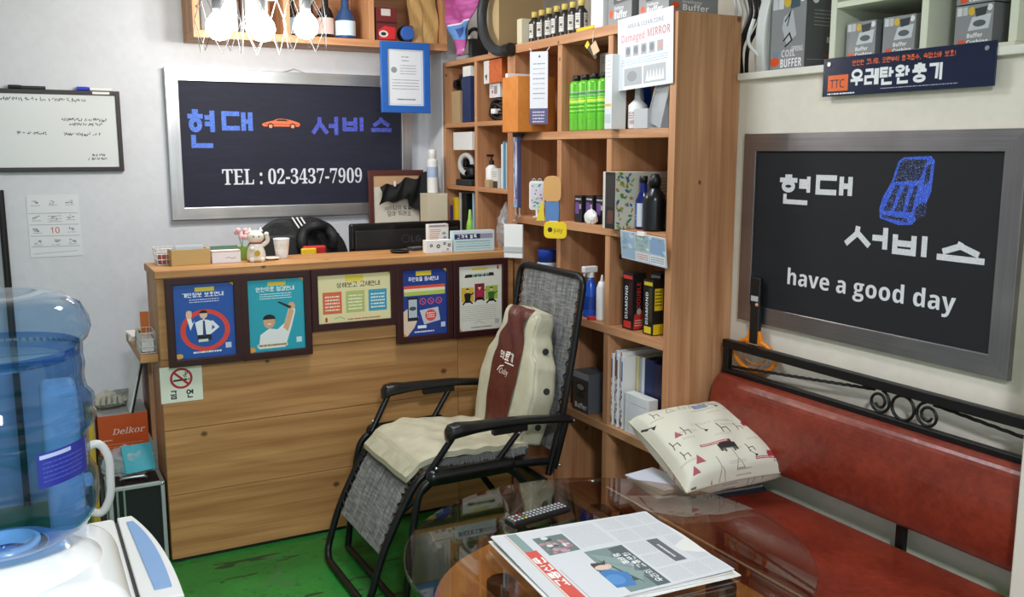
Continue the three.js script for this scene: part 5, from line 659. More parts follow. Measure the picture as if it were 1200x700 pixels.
{ const t = thing('acrylic_standee', 'plain tan and blue acrylic standee with yellow flag clipped to a divider', 'standee', [1.826, RB - 0.004, -3.062], -0.75); part('upper_plate', extrude(rrect(-0.034, 0.075, 0.068, 0.1, 0.03), 0.005, 0.001), std(0xd9a566, 0.4), t); part('lower_plate', extrude(rrect(-0.026, 0.004, 0.052, 0.075, 0.012), 0.005, 0.001), std(0x5e86bd, 0.4), t); part('flag', extrude([[-0.062, 0.004], [-0.03, 0.004], [-0.036, 0.075], [-0.044, 0.075]], 0.004, 0.0005), std(0xe8cf3c, 0.4), t); part('clip', span(-0.012, 0.024, 0, 0.004, -0.016, 0.006, 0.001), M.white, t); }
solo('payment_tag', 'yellow rounded payment tag stuck on the shelf edge', 'tag', extrude(rrect(-0.045, 0, 0.09, 0.062, 0.02), 0.005, 0.001), (() => { const m = sheetMat(180, 124, (g, w, h) => { rect(g, 0, 0, w, h, '#f0d024'); oval(g, 48, 60, 19, 19, '#2a2618'); latin(g, 'pay', 76, 34, 46, '#5a4e18', 'sans-serif'); }); m.map.repeat.set(1 / 0.09, 1 / 0.062); m.map.offset.set(0.5, 0); m.map.wrapS = m.map.wrapT = THREE.RepeatWrapping; return m; })(), [1.822, 1.166, -3.03], [0, -0.85, 0]);
const darkPurple = sheetMat(120, 160, (g, w, h) => { rect(g, 0, 0, w, h, '#201c22'); rect(g, 14, 40, 60, 70, '#6c4c8c'); rows(g, 14, 16, 90, 1, 8, '#c8c4cc', 10); rect(g, 80, 50, 30, 30, '#a89cb4'); });
[[-2.955, 0.1, 0], [-2.895, 0.102, 1], [-2.84, 0.1, 2]].forEach(([z, h, i]) => carton('dark_purple_carton', ['small black carton with purple print next to the divider', 'small black carton with purple print, middle of three', 'small black carton with purple print beside the striped carton'][i], [0.05, h, 0.05], [1.9 + i * 0.01, RB, z], boxFaces(std(0x1c1a1e, 0.4), darkPurple), 'black cartons in the second row'));
{ const t = thing('wrapped_roll', 'white wrapped cloth roll before the small black cartons', 'roll', [1.872, RB, -2.86]); part('roll', crumple(0.032, 23, 0.55, 0.9, 1.1, 0.2).translate(0, 0.0236, 0), M.white, t); }
carton('striped_product_carton', 'deep carton with black striped front and leafy side print', [0.075, 0.195, 0.26], [1.94, RB, -2.655], boxFaces(M.cream, sheetMat(130, 340, (g, w, h) => { rect(g, 0, 0, w, h, '#1e1c1c'); rect(g, 0, 0, 26, h, '#d4d0c4'); for (let i = 0; i < 5; i++) line(g, [[40 + i * 18, 20], [36 + i * 18, 210]], '#4c4a48', 5); rect(g, 50, 230, 60, 80, '#5c3c30'); }), M.cream, sheetMat(460, 340, (g, w, h) => { rect(g, 0, 0, w, h, '#d6d2c2'); for (let i = 0; i < 60; i++) { const x = rnd() * 120 + 10; oval(g, x, rnd() * h, rr(6, 18), rr(4, 10), ['#5c8c3c', '#8cac5c', '#3c6c94', '#b88c3c'][i % 4], rnd() * 3); } rows(g, 200, 40, 200, 6, 20, '#9c9888', 6); })));
function bottle(name, label, pos, prof, mat, cap, band, group) { const t = thing(name, label, 'bottle', pos, 0, group); part('body', lathe(prof, 28), mat, t); part('cap', lathe(cap, 20), M.black, t); if (band) part('label', new THREE.CylinderGeometry(band[0], band[0], band[2], 28, 1, true).translate(0, band[1], 0), band[3], t); return t; }
bottle('blue_bottle', 'slim cobalt blue bottle with blue and white label', [1.905, RB, -2.585], [[0, 0], [0.024, 0], [0.026, 0.005], [0.026, 0.1], [0.013, 0.13], [0.012, 0.16], [0, 0.16]], phys({ color: 0x18246c, roughness: 0.15 }), [[0, 0.16], [0.0135, 0.16], [0.0135, 0.182], [0, 0.182]], [0.0264, 0.05, 0.08, sheetMat(200, 100, (g, w, h) => { for (let k = 0; k < 4; k++) { rect(g, k * 50, 0, 26, h, '#d8dce0'); rect(g, k * 50 + 26, 0, 24, h, '#2c64b8'); rows(g, k * 50 + 28, 50, 18, 2, 14, '#e8eef8', 5); } })]);
const blackBottle = [[0, 0], [0.036, 0], [0.039, 0.006], [0.039, 0.1], [0.034, 0.122], [0.02, 0.138], [0.017, 0.15], [0, 0.15]], blackCap = [[0, 0.15], [0.02, 0.15], [0.021, 0.172], [0.012, 0.19], [0, 0.192]];
bottle('black_round_bottle', 'stout black bottle beside the cobalt blue bottle', [1.9, RB, -2.515], blackBottle, std(0x161719, 0.25), blackCap, null, 'stout black bottles');
bottle('black_round_bottle', 'stout black bottle next to the shelving end panel', [1.93, RB, -2.43], blackBottle, std(0x161719, 0.25), blackCap, null, 'stout black bottles');
// --- third row
{ const t = thing('trigger_spray_bottle', 'blue trigger spray bottle behind the recliner back', 'bottle', [1.9, RC, -2.9], FACE); part('body', lathe([[0, 0], [0.028, 0], [0.03, 0.006], [0.03, 0.1], [0.014, 0.135], [0.012, 0.15], [0, 0.15]], 24), phys({ color: 0x2454b4, roughness: 0.2 }), t); part('trigger_head', merge(cyl(0.014, 0.013, 0.02).translate(0, 0.15, 0), span(-0.012, 0.012, 0.168, 0.192, -0.025, 0.035, 0.004), rod([0, 0.17, 0.026], [0, 0.135, 0.034], 0.004, 6)), M.white, t); part('label', new THREE.CylinderGeometry(0.0304, 0.0304, 0.05, 24, 1, true).translate(0, 0.055, 0), std(0x1c3c90, 0.4), t); }
{ const t = thing('white_squeeze_bottle', 'white squeeze bottle beside the blue trigger spray bottle', 'bottle', [1.892, RC, -2.81]); part('body', lathe([[0, 0], [0.02, 0], [0.021, 0.005], [0.021, 0.12], [0.012, 0.145], [0, 0.146]], 24), M.white, t); part('nozzle', lathe([[0, 0.146], [0.008, 0.146], [0.003, 0.17], [0, 0.17]], 14), M.white, t); }
{ const t = thing('red_saucer', 'flat red saucer before the white squeeze bottle', 'saucer', [1.87, RC, -2.84]); part('dish', lathe([[0, 0], [0.02, 0], [0.02, 0.009], [0.018, 0.011], [0, 0.011]], 24), M.red, t); part('rim', new THREE.TorusGeometry(0.0195, 0.0018, 6, 24).rotateX(PI / 2).translate(0, 0.002, 0), M.red, t); }
{ const t = thing('blue_jar', 'blue capped jar beside the counter corner', 'jar', [1.93, RC, -3.27]); part('body', lathe([[0, 0], [0.045, 0], [0.047, 0.006], [0.047, 0.16], [0.04, 0.17], [0, 0.17]], 28), std(0xb8c0cc, 0.4), t); part('cap', lathe([[0, 0.17], [0.043, 0.17], [0.043, 0.215], [0.038, 0.22], [0, 0.22]], 28), std(0x1c3fa0, 0.35), t); }
const tallTin = (a, b) => sheetMat(140, 400, (g, w, h) => { rect(g, 0, 0, w, h, '#151416'); rect(g, 10, 16, w - 20, 26, a); g.save(); g.translate(24, 330); g.rotate(-PI / 2); latin(g, 'DIAMOND', 0, 0, 52, '#d6d6d8', 'bold sans-serif', 'left', 0.95); g.restore(); rect(g, 84, 60, 40, 240, b); rect(g, 20, 340, 100, 50, a); });
const redSide = sheetMat(140, 400, (g, w, h) => { rect(g, 0, 0, w, h, '#181416'); g.save(); g.translate(30, 250); g.rotate(-PI / 2); latin(g, 'DOUBLE', 0, 0, 60, '#c8342c', 'bold sans-serif', 'left', 0.8); g.restore(); poly(g, [[20, 290], [120, 260], [130, 390], [10, 396]], '#c8382c'); oval(g, 70, 270, 26, 22, '#b8b4ac'); rows(g, 24, 330, 90, 3, 18, '#f0d8d0', 6); });
carton('tall_black_carton', 'tall black carton with red print standing in the third row', [0.062, 0.2, 0.055], [1.9, RC, -2.62], boxFaces(M.black, tallTin('#c8382c', '#3c2020'), M.black, redSide), 'tall black cartons');
carton('tall_black_carton', 'tall black carton with yellow print near the end panel', [0.055, 0.19, 0.05], [1.9, RC, -2.505], boxFaces(M.black, tallTin('#d8c02c', '#3c3820'), M.black, sheetMat(140, 400, (g, w, h) => { rect(g, 0, 0, w, h, '#181814'); rect(g, 20, 60, 100, 160, '#e8cc24'); rect(g, 10, 320, 120, 76, '#e8cc24'); rows(g, 30, 80, 80, 5, 24, '#2c2814', 9); })), 'tall black cartons');
carton('tall_black_carton', 'tall black carton set back between the red and yellow ones', [0.06, 0.2, 0.055], [1.985, RC, -2.575], boxFaces(M.black, tallTin('#888888', '#2c2c30')), 'tall black cartons');
{ const t = thing('leaflet_strip', 'pale blue picture leaflet hanging tilted from the shelf edge', 'leaflet', [1.842, 1.128, -2.487], FACE); part('sheet', span(-0.125, 0.125, 0, 0.098, 0, 0.004, 0.0005).rotateX(0.12).rotateZ(-0.04), boxFaces(M.paper, sheetMat(400, 160, (g, w, h) => { rect(g, 0, 0, w, h, '#b8c8d8'); rect(g, 8, 8, 120, 144, '#9cb4cc'); rect(g, 136, 8, 120, 90, '#a4b8b4'); rect(g, 264, 8, 128, 90, '#8ca8cc'); for (let i = 0; i < 40; i++) { g.globalAlpha = 0.5; oval(g, rnd() * w, rnd() * 100, rr(6, 20), rr(4, 12), ['#e4ecf2', '#6c8cb0', '#88a08c'][i % 3]); } g.globalAlpha = 1; rect(g, 136, 104, 120, 48, '#dcdcdc'); rows(g, 144, 114, 100, 3, 12, '#b86c70', 5); rect(g, 264, 104, 128, 48, '#e0e2e6'); rows(g, 272, 114, 110, 3, 12, '#7c8494', 5); })), t); part('tape', span(-0.02, 0.02, 0.09, 0.104, 0.008, 0.018, 0.001), M.paper, t); }
// --- fourth row
carton('dark_buffer_carton', 'dark grey carton with white lettering behind the recliner', [0.11, 0.155, 0.09], [1.905, RD, -2.9], boxFaces(std(0x5c6064, 0.4), sheetMat(220, 310, (g, w, h) => { rect(g, 0, 0, w, h, '#3c4044'); rect(g, 0, 0, w, 50, '#9ca0a4'); oval(g, 110, 120, 70, 40, '#1c1e20'); oval(g, 110, 116, 50, 22, '#8c9094'); oval(g, 110, 180, 60, 26, '#24262a'); latin(g, 'Buffer', 30, 232, 56, '#f0f0f0', 'bold sans-serif'); }, 0.3)));
const spine = (i) => sheetMat(24, 300, (g, w, h) => { rect(g, 0, 0, w, h, ['#c8ccd0', '#d8a8a4', '#8cb0c8', '#e0dcd4', '#b8c8d8', '#c4888c', '#dfe3e6'][i]); rect(g, 2, 20, 20, 80, ['#3c5c8c', '#a83c44', '#1c3c6c', '#7c5c3c', '#44545c', '#e4d8d4', '#5c6c9c'][i]); for (let k = 0; k < 8; k++) rect(g, 5, 120 + k * 20, 14, 10, ['#2c3c50', '#fff', '#e8eef4', '#6c6c6c'][(k + i) % 4]); rect(g, 4, 270, 16, 18, '#303844'); });
const mags = ['grey magazine with navy title, first in the row beside the divider', 'pink magazine with red title in the fourth row', 'light blue magazine with navy title in the fourth row', 'cream magazine with brown title in the fourth row', 'pale blue magazine with slate title in the fourth row', 'dusty pink magazine with pale title in the fourth row', 'white magazine with blue title, last before the books'];
mags.forEach((l, i) => carton('magazine', l, [0.0095, 0.275 + 0.008 * ((i * 7) % 3 - 1), 0.2], [1.965 + 0.004 * ((i * 5) % 3), RD, -2.698 + i * 0.0105], boxFaces(M.paper, spine(i)), 'magazines in the fourth row', FACE, 'magazine'));
[['thin pale yellow book beside the magazines', 0xd0c68c, 0.014, 0.27], ['thin grey book beside the pale yellow book', 0xa8acb0, 0.014, 0.265], ['white book in the fourth row', 0xd8dce0, 0.016, 0.27], ['thick navy book behind the white carton', 0x1c2c58, 0.05, 0.27], ['thick black and purple book near the end panel', 0x2c2444, 0.045, 0.262]].reduce((z, [l, c, w, h]) => { carton('book', l, [w, h, 0.17], [2.0, RD, z + w / 2], boxFaces(std(c, 0.5), std(c, 0.45)), 'books in the fourth row', FACE, 'book'); return z + w + 0.002; }, -2.618);
carton('white_file_box', 'white file box in front of the books in the fourth row', [0.14, 0.145, 0.04], [1.882, RD, -2.54], boxFaces(M.white, sheetMat(280, 290, (g, w, h) => { rect(g, 0, 0, w, h, '#dfe2e4'); line(g, [[50, 0], [46, h]], '#b8bcc0', 4); rows(g, 70, 60, 190, 1, 8, '#9cb0c0', 6); })));

// ================================================================== WHITE SHELF ON THE RIGHT LEDGE
{
  const t = thing('white_open_shelf', 'cream painted open shelf standing on the wall ledge', 'shelf', [2.3, 1.7445, -1.72]), w = std(0xd9dcc6, 0.55);
  for (const z of [-2.012, -1.702, -1.452]) wpart('upright', span(2.14, 2.44, 1.758, 2.28, z, z + 0.022, 0.002), w, t);
  wpart('bottom_board', span(2.135, 2.44, 1.7445, 1.758, -2.012, -1.43, 0.002), w, t); wpart('top_board', span(2.135, 2.44, 2.28, 2.3, -2.012, -1.43, 0.002), w, t);
  wpart('shelf_board', span(2.14, 2.43, 1.905, 1.922, -1.99, -1.702, 0.002), w, t); wpart('back_panel', span(2.43, 2.44, 1.758, 2.28, -1.99, -1.452), w, t); wpart('shelf_board', span(2.14, 2.43, 2.0, 2.017, -1.68, -1.452, 0.002), w, t);
}
const cushionPrint = sheetMat(200, 200, (g, w, h) => { rect(g, 0, 0, w, h, '#8c8e8f'); rect(g, 8, 8, 26, 40, '#d4d6d6'); rect(g, 38, 8, 26, 40, '#c4c6c6'); oval(g, 86, 30, 18, 20, '#d8b43c'); oval(g, 180, 22, 14, 16, '#e4e6e6'); poly(g, [[90, 60], [190, 50], [180, 120], [70, 124]], '#c8ccce'); oval(g, 130, 92, 34, 16, '#5c6064'); poly(g, [[100, 20], [170, 14], [160, 54], [110, 60]], '#3c4043'); rect(g, 20, 166, 40, 26, '#e0562c'); latin(g, 'Buffer', 66, 132, 28, '#eceeee', 'bold sans-serif'); latin(g, 'Cushion', 66, 162, 30, '#f4f4f4', 'bold sans-serif'); }, 0.18);
[['small grey wrapped carton nearest the large grey carton in the cream shelf', 2.21, 1.7585, -1.92], ['small grey wrapped carton against the middle upright of the cream shelf', 2.21, 1.7585, -1.79], ['lower grey wrapped carton of the stack in the cream shelf', 2.21, 1.7585, -1.565], ['upper grey wrapped carton of the stack in the cream shelf', 2.21, 1.864, -1.565]].forEach(([l, x, y, z]) => { carton('wrapped_grey_carton', l, [0.105, 0.103, 0.09], [x, y, z], boxFaces(std(0x76787a, 0.25), cushionPrint), 'small grey cartons in the cream shelf'); });
solo('large_grey_carton', 'large glossy grey printed carton standing on the ledge', 'box', box(0.145, 0.25, 0.125, 0.002), boxFaces(std(0x5c5f60, 0.3), sheetMat(400, 690, (g, w, h) => {
  rect(g, 0, 0, w, h, '#8d8f90'); rect(g, 14, 60, 60, 110, '#c8cacb'); rect(g, 80, 60, 60, 110, '#d4d6d6'); oval(g, 184, 112, 42, 50, '#d8b440'); poly(g, [[230, 40], [320, 20], [330, 170], [220, 180]], '#4c5c68'); oval(g, 356, 86, 38, 48, '#eceeee'); latin(g, 'S', 336, 52, 60, '#303234', 'bold sans-serif'); poly(g, [[150, 240], [250, 190], [300, 400], [190, 470], [130, 330]], '#b8bcbe'); line(g, [[160, 280], [220, 210], [190, 320]], '#26282a', 12); line(g, [[150, 440], [220, 380], [250, 440], [170, 490]], '#1e2022', 14); latin(g, 'W', 20, 500, 90, '#4c8cb0', 'italic sans-serif'); oval(g, 56, 610, 56, 38, '#e0562c'); latin(g, 'COIL', 130, 500, 80, '#d8dadc', 'bold sans-serif', 'left', 0.9); latin(g, 'SPRING', 250, 480, 60, '#d8dadc', 'bold sans-serif', 'left', 0.6); latin(g, 'BUFFER', 120, 572, 96, '#f2f2f2', 'bold sans-serif', 'left', 0.72); }, 0.12), greyCard, sheetMat(360, 690, (g, w, h) => { rect(g, 0, 0, w, h, '#55585a'); oval(g, 110, 100, 44, 48, '#e8eaea'); latin(g, 'S', 88, 62, 66, '#303234', 'bold sans-serif'); for (let i = 0; i < 5; i++) rows(g, 100, 200 + i * 30, 220, 1, 8, '#a4a8aa', 6); latin(g, 'K', 260, 400, 70, '#e0e2e2', 'bold sans-serif'); rect(g, 230, 560, 80, 20, '#a05038'); line(g, [[30, 610], [320, 600]], '#8c9092', 5); }, 0.14)), [2.212, 1.7445, -2.19], [0, FACE, 0]);
{ const t = thing('white_appliance_cover', 'rounded white plastic cover beside the large grey carton', 'cover', [2.22, 1.7445, -2.302]); part('cover', (() => { const g = extrude((() => { const s = new THREE.Shape(); s.moveTo(-0.07, 0); s.lineTo(0.1, 0); s.lineTo(0.1, 0.24); s.quadraticCurveTo(0.02, 0.29, -0.05, 0.24); s.quadraticCurveTo(-0.09, 0.15, -0.07, 0); return s; })(), 0.045, 0.008, [], 10); return g.translate(0, 0, -0.02); })(), std(0xd6d8d2, 0.4), t); part('handle', tube([[-0.076, 0.05, 0.0], [-0.1, 0.1, -0.03], [-0.09, 0.17, -0.02]], 0.006, 20), M.white, t); }
[['black cable bundle hanging behind the shelving end panel', M.black, 0], ['white cable hanging behind the shelving end panel', M.white, 1]].forEach(([l, m, k]) => { const g = []; for (let i = 0; i < (k ? 3 : 6); i++) { const x = 2.145 + 0.03 * i, z = -2.385 - 0.012 * (i % 3) - k * 0.07; g.push(tube([[x - 0.01, 1.745, z - 0.01], [x - 0.02 - 0.01 * (i % 2), 1.84, z + 0.006], [x + 0.03, 1.94, z + 0.004 * i], [x + 0.02, 2.06, z - 0.01], [x - 0.01, 2.49, z + 0.01]], k ? 0.005 : 0.007, 50, false, 6)); } const t = thing('hanging_cables', l, 'cables', [2.2, 1.745, -2.4]); wpart('cables', merge(g), m, t); wpart('tie', new THREE.TorusGeometry(0.03, 0.004, 6, 20).rotateX(PI / 2).translate(2.19, 2.02, -2.395 - k * 0.07), M.black, t); });

// ================================================================== RIGHT WALL AND BENCH
{ // insect racket leaning behind the bench rail
  const t = thing('insect_racket', 'electric insect racket with black handle and orange head behind the bench rail', 'racket', [2.0775, 0.786, -2.2], FACE);
  const head = (a, b, r, m, n) => { const p = []; for (let i = 0; i < 32; i++) { const k = i / 32 * 2 * PI; p.push([a * Math.cos(k), 0.055 + b * Math.sin(k), 0]); } return part(n, tube(p, r, 80, true, 8), m, t); };
  const or = std(0xe8871e, 0.4); head(0.092, 0.05, 0.008, or, 'head_ring'); head(0.05, 0.028, 0.003, or, 'inner_ring');
  const g = []; for (let i = -7; i <= 7; i++) { const x = i * 0.0115, h = 0.046 * Math.sqrt(Math.max(0, 1 - (x / 0.09) ** 2)); g.push(rod([x, 0.055 - h, 0], [x, 0.055 + h, 0], 0.0009, 4)); } part('wire_grid', merge(g), M.alu, t);
  part('neck', merge(extrude([[-0.034, 0.095], [-0.018, 0.098], [-0.014, 0.14], [-0.024, 0.135]], 0.014, 0.003).translate(0, 0, -0.007), extrude([[0.034, 0.095], [0.024, 0.135], [0.014, 0.14], [0.018, 0.098]], 0.014, 0.003).translate(0, 0, -0.007)), or, t);
  part('handle', span(-0.021, 0.021, 0.095, 0.312, -0.008, 0.009, 0.006), M.black, t); part('button', new THREE.SphereGeometry(0.006, 12, 8).translate(0.012, 0.225, 0.009), std(0xe0a080, 0.4), t); part('sticker', span(-0.016, 0.016, 0.235, 0.252, 0.0085, 0.0095), M.lightGrey, t);
}
// papers and folder on the seat, cushion on top against the end panel
{ const t = thing('paper_pile', 'pile of white papers under the printed cushion on the bench', 'papers', [1.785, 0.4405, -2.235]); for (let i = 0; i < 7; i++) part('sheet', span(-0.105, 0.015, 0, 0.0045, -0.09, 0.09).rotateY(0.1 * (i - 3) * 0.4).translate(0.002 * i - 0.03 * (i / 7), i * 0.005, 0.004 * (i % 3)), i % 3 ? M.paper : std(0xcfd2de, 0.7), t); }
{ const t = thing('dark_folder', 'glossy dark folder sticking out under the printed cushion', 'folder', [1.88, 0.4405, -2.2]); part('cover', span(-0.06, 0.155, 0, 0.008, -0.12, 0.13, 0.002).rotateY(-0.12), std(0x24262e, 0.25), t); part('inner_sheets', span(-0.055, 0.15, 0.008, 0.014, -0.115, 0.11, 0.001).rotateY(-0.12), M.lightGrey, t); }
{
  const tex = sheetMat(1024, 1024, (g, w, h) => {
    rect(g, 0, 0, w, h, '#d8d4c2'); const K = ['#2a2826', '#a2363c', '#6c7890', '#3c3a36'];
    const lampM = (x, y, s) => { line(g, [[x, y], [x + 10 * s, y + 40 * s], [x + 30 * s, y + 60 * s]], K[0], 4 * s); poly(g, [[x + 20 * s, y + 56 * s], [x + 46 * s, y + 60 * s], [x + 24 * s, y + 78 * s]], K[0]); };
    const sofa = (x, y, c, s) => { g.save(); g.translate(x, y); g.scale(s, s); rect(g, 0, 0, 60, 50, c); rect(g, -12, 18, 14, 42, c); rect(g, 58, 18, 14, 42, c); rect(g, 4, 50, 8, 16, c); rect(g, 48, 50, 8, 16, c); g.restore(); };
    const chairM = (x, y, s) => { line(g, [[x, y], [x + 6 * s, y + 50 * s], [x + 46 * s, y + 46 * s], [x + 50 * s, y + 90 * s]], K[0], 7 * s); line(g, [[x + 6 * s, y + 50 * s], [x, y + 92 * s]], K[0], 6 * s); };
    const tape = (x, y, l) => { rect(g, x, y, l, 22, '#a8484c'); rows(g, x + 10, y + 7, l - 20, 1, 8, '#e8d8d0', 7); };
    const tri = (x, y, s) => poly(g, [[x, y], [x + 60 * s, y], [x + 30 * s, y - 56 * s]], '#a8545c');
    const vase = (x, y, s) => { line(g, [[x, y], [x + 8 * s, y + 60 * s], [x - 14 * s, y + 110 * s], [x + 34 * s, y + 110 * s], [x + 12 * s, y + 60 * s]], '#6c685c', 4); };
    g.save(); g.translate(-150, -130); g.scale(1.3, 1.3); sofa(460, 640, K[0], 1.6); sofa(760, 470, '#a2363c', 0.9); sofa(820, 330, '#b86c70', 0.6); rect(g, 520, 210, 110, 60, '#8490a8'); rows(g, 480, 290, 180, 1, 8, K[0], 4); chairM(560, 470, 1.1); chairM(690, 480, 0.8); chairM(170, 520, 0.9); tri(220, 520, 1); chairM(300, 440, 0.9); tri(230, 780, 1.2); tri(280, 930, 1); tape(330, 640, 210); tape(800, 690, 180); lampM(120, 250, 1.4); lampM(430, 430, 1.2); vase(330, 120, 1.2); vase(430, 110, 1.2); vase(510, 130, 1); vase(380, 760, 1.3); vase(520, 730, 1.2); lampM(640, 740, 1); chairM(640, 700, 0.8); for (let i = 0; i < 16; i++) rows(g, rr(80, 760), rr(60, 960), rr(80, 180), 2, 12, '#9c9888', 3); vase(800, 760, 0.8); sofa(640, 900, K[3], 0.9); chairM(420, 900, 1); sofa(150, 880, '#6c685c', 0.7); g.restore(); for (const [x, y] of [[120, 120], [860, 140], [940, 560], [90, 700], [620, 60]]) { chairM(x, y, 1.1); rows(g, x - 60, y + 120, 140, 2, 12, '#8c8878', 4); } tape(700, 930, 200); sofa(840, 880, '#a2363c', 1); tri(80, 960, 1.3); lampM(700, 120, 1.6);
  }, 0.8);
  const S = 0.185, N = 36, shape = (s) => (u, v) => { const a = u * 2 - 1, b = v * 2 - 1, pinch = 1 - 0.07 * (1 - Math.abs(a)) * 0 , ea = 1 - 0.09 * (1 - a * a) * Math.abs(b) ** 3 * 0, x = a * S * (1 - 0.08 * (1 - b * b) * 0 - 0.07 * (1 - Math.abs(b) ** 2) * Math.abs(a) ** 6), z = b * S * (1 - 0.07 * (1 - Math.abs(a) ** 2) * Math.abs(b) ** 6); const h = 0.072 * Math.pow(Math.max(0, (1 - a ** 4) * (1 - b ** 4)), 0.45) + 0.004 * Math.sin(a * 9 + b * 4) * (1 - a * a) * (1 - b * b); return [x * (s > 0 ? 1 : -1), s * h, z]; };
  const g = merge(sheet((u, v) => { const p = shape(1)(u, 1 - v); return p; }, N, N), sheet((u, v) => shape(-1)(u, 1 - v), N, N));
  const t = thing('printed_cushion', 'cream square cushion printed with furniture and lamps, leaning in the bench corner', 'cushion', [1.868, 0.578, -2.172]); const m = part('cover', g, tex, t); m.rotation.set(0.33, -0.1, 0.04, 'YXZ');
  const rim = []; for (let i = 0; i < 80; i++) { const k = i / 80 * 4, s = Math.floor(k), w = k - s, [u, v] = [[w, 0], [1, w], [1 - w, 1], [0, 1 - w]][s]; rim.push(shape(1)(u, v)); } part('piping', tube(rim, 0.0028, 200, true, 5), std(0xb4ae9c, 0.8), m);
}


// ================================================================== ON THE GLASS TABLE (y = 0.506)
const GT = 0.5065;
{
  const t = thing('newspaper', 'folded newspaper with red banner lying on the glass table', 'newspaper', [1.212, GT, -1.757], -0.075);
  const page = sheetMat(1024, 920, (g, w, h) => { // top of the page on the left
    rect(g, 0, 0, w, h, '#d9dbde'); g.save(); g.translate(0, h); g.rotate(-PI / 2); const W = h, H = w;
    rect(g, 0, 96, W * 0.72, 74, '#d8594e'); rect(g, W * 0.72, 96, W * 0.28, 60, '#8ba09e'); line(g, [[0, 84], [W, 84]], '#e0a85c', 6); hangul(g, '교통신문', W * 0.24, 106, 84, 54, 11, '#f4efec', 0.1); rows(g, 30, 186, W * 0.4, 1, 8, '#b8706c', 4);
    rect(g, W * 0.62, 210, W * 0.26, 190, '#6f7f7c'); for (let i = 0; i < 26; i++) oval(g, W * (0.64 + 0.22 * rnd()), 230 + 150 * rnd(), rr(8, 26), rr(8, 22), ['#c89ca4', '#a87c88', '#44504e', '#dce0e0', '#b88c94'][i % 5]);
    poly(g, [[W * 0.02, 400], [W * 0.58, 400], [W * 0.58, 640], [W * 0.02, 640]], '#7f9491'); poly(g, [[W * 0.02, 560], [W * 0.56, 540], [W * 0.58, 640], [W * 0.02, 640]], '#5c666a'); for (let i = 0; i < 14; i++) poly(g, [[W * 0.05 + rnd() * W * 0.5, 410 + rnd() * 60], [W * 0.1 + rnd() * W * 0.4, 430 + rnd() * 160], [W * 0.05 + rnd() * W * 0.5, 500 + rnd() * 100]], ['#8ea29e', '#6c7c7c', '#4c585a', '#a8b4b0'][i % 4]);
    hangul(g, '우리의 교통문화', W * 0.06, 585, 46, 40, 6, '#eceeee', 0.14); hangul(g, '봄바람', W * 0.34, 530, 40, 38, 6, '#eceeee', 0.2);
    oval(g, W * 0.36, 408, 40, 52, '#dcc0b0'); poly(g, [[W * 0.31, 370], [W * 0.36, 340], [W * 0.43, 370], [W * 0.41, 430], [W * 0.44, 460], [W * 0.3, 400]], '#4c4644'); oval(g, W * 0.355, 402, 30, 40, '#e2c8b8'); poly(g, [[W * 0.1, 330], [W * 0.3, 300], [W * 0.32, 420], [W * 0.24, 500], [W * 0.08, 470]], '#4a80bc'); oval(g, W * 0.19, 400, 60, 50, '#5c94cc'); rect(g, W * 0.05, 260, W * 0.52, 100, '#d9dbde');
    rect(g, W * 0.24, 800, W * 0.34, 74, '#6a6c72'); rows(g, W * 0.3, 826, W * 0.2, 1, 8, '#e4e4e6', 14);
    for (let c = 0; c < 5; c++) for (let i = 0; i < 12; i++) rows(g, 24 + c * W * 0.195, 664 + i * 11, W * 0.17, 1, 8, '#a6a9ad', 3); for (let c = 0; c < 5; c++) if (c < 1 || c > 2) for (let i = 0; i < 10; i++) rows(g, 24 + c * W * 0.195, 806 + i * 11, W * 0.17, 1, 8, '#a6a9ad', 3); for (let i = 0; i < 18; i++) rows(g, W * 0.64, 420 + i * 12, W * 0.32, 1, 8, '#a6a9ad', 3); for (let c = 0; c < 5; c++) for (let i = 0; i < 8; i++) rows(g, 24 + c * W * 0.195, 924 + i * 11, W * 0.17, 1, 8, '#b0b3b7', 3);
    g.restore();
  }, 0.75);
  const wave = (s) => (u, v) => { const x = (u - 0.5) * 0.455, z = (0.5 - v) * 0.395; return [x, 0.0062 + s * 0.0032 + 0.0022 * Math.sin(u * 3 + v * 4 + s) + (u < 0.12 ? 0.004 * (0.12 - u) / 0.12 : 0) + 0.0025 * Math.sin(v * 7 + s * 2) * u, z]; };
  for (let i = 0; i < 5; i++) { const m = part('page', slab(wave(i), 16, 14, 0.0022), i === 4 ? page : M.paper, t); m.position.set([0.012, -0.006, 0.01, 0.004, 0][i], 0, [0.01, -0.004, 0.006, -0.008, 0][i]); m.rotation.y = [0.02, -0.015, 0.012, -0.02, 0][i]; }
}
{
  const t = thing('remote_control', 'black remote control with white buttons lying before the newspaper', 'remote', [1.195, GT, -2.068], 0.14);
  part('body', box(0.2, 0.02, 0.046, 0.008), M.black, t); const colors = [M.red, M.green, M.yellow, M.blue];
  for (let i = 0; i < 15; i++) for (let k = 0; k < 3; k++) part('button', box(0.007, 0.0025, 0.007, 0.0012), i === 3 ? colors[k] : i === 1 && k === 1 ? M.red : M.lightGrey, t, [-0.088 + i * 0.0122, 0.0195, -0.013 + k * 0.013]);
}

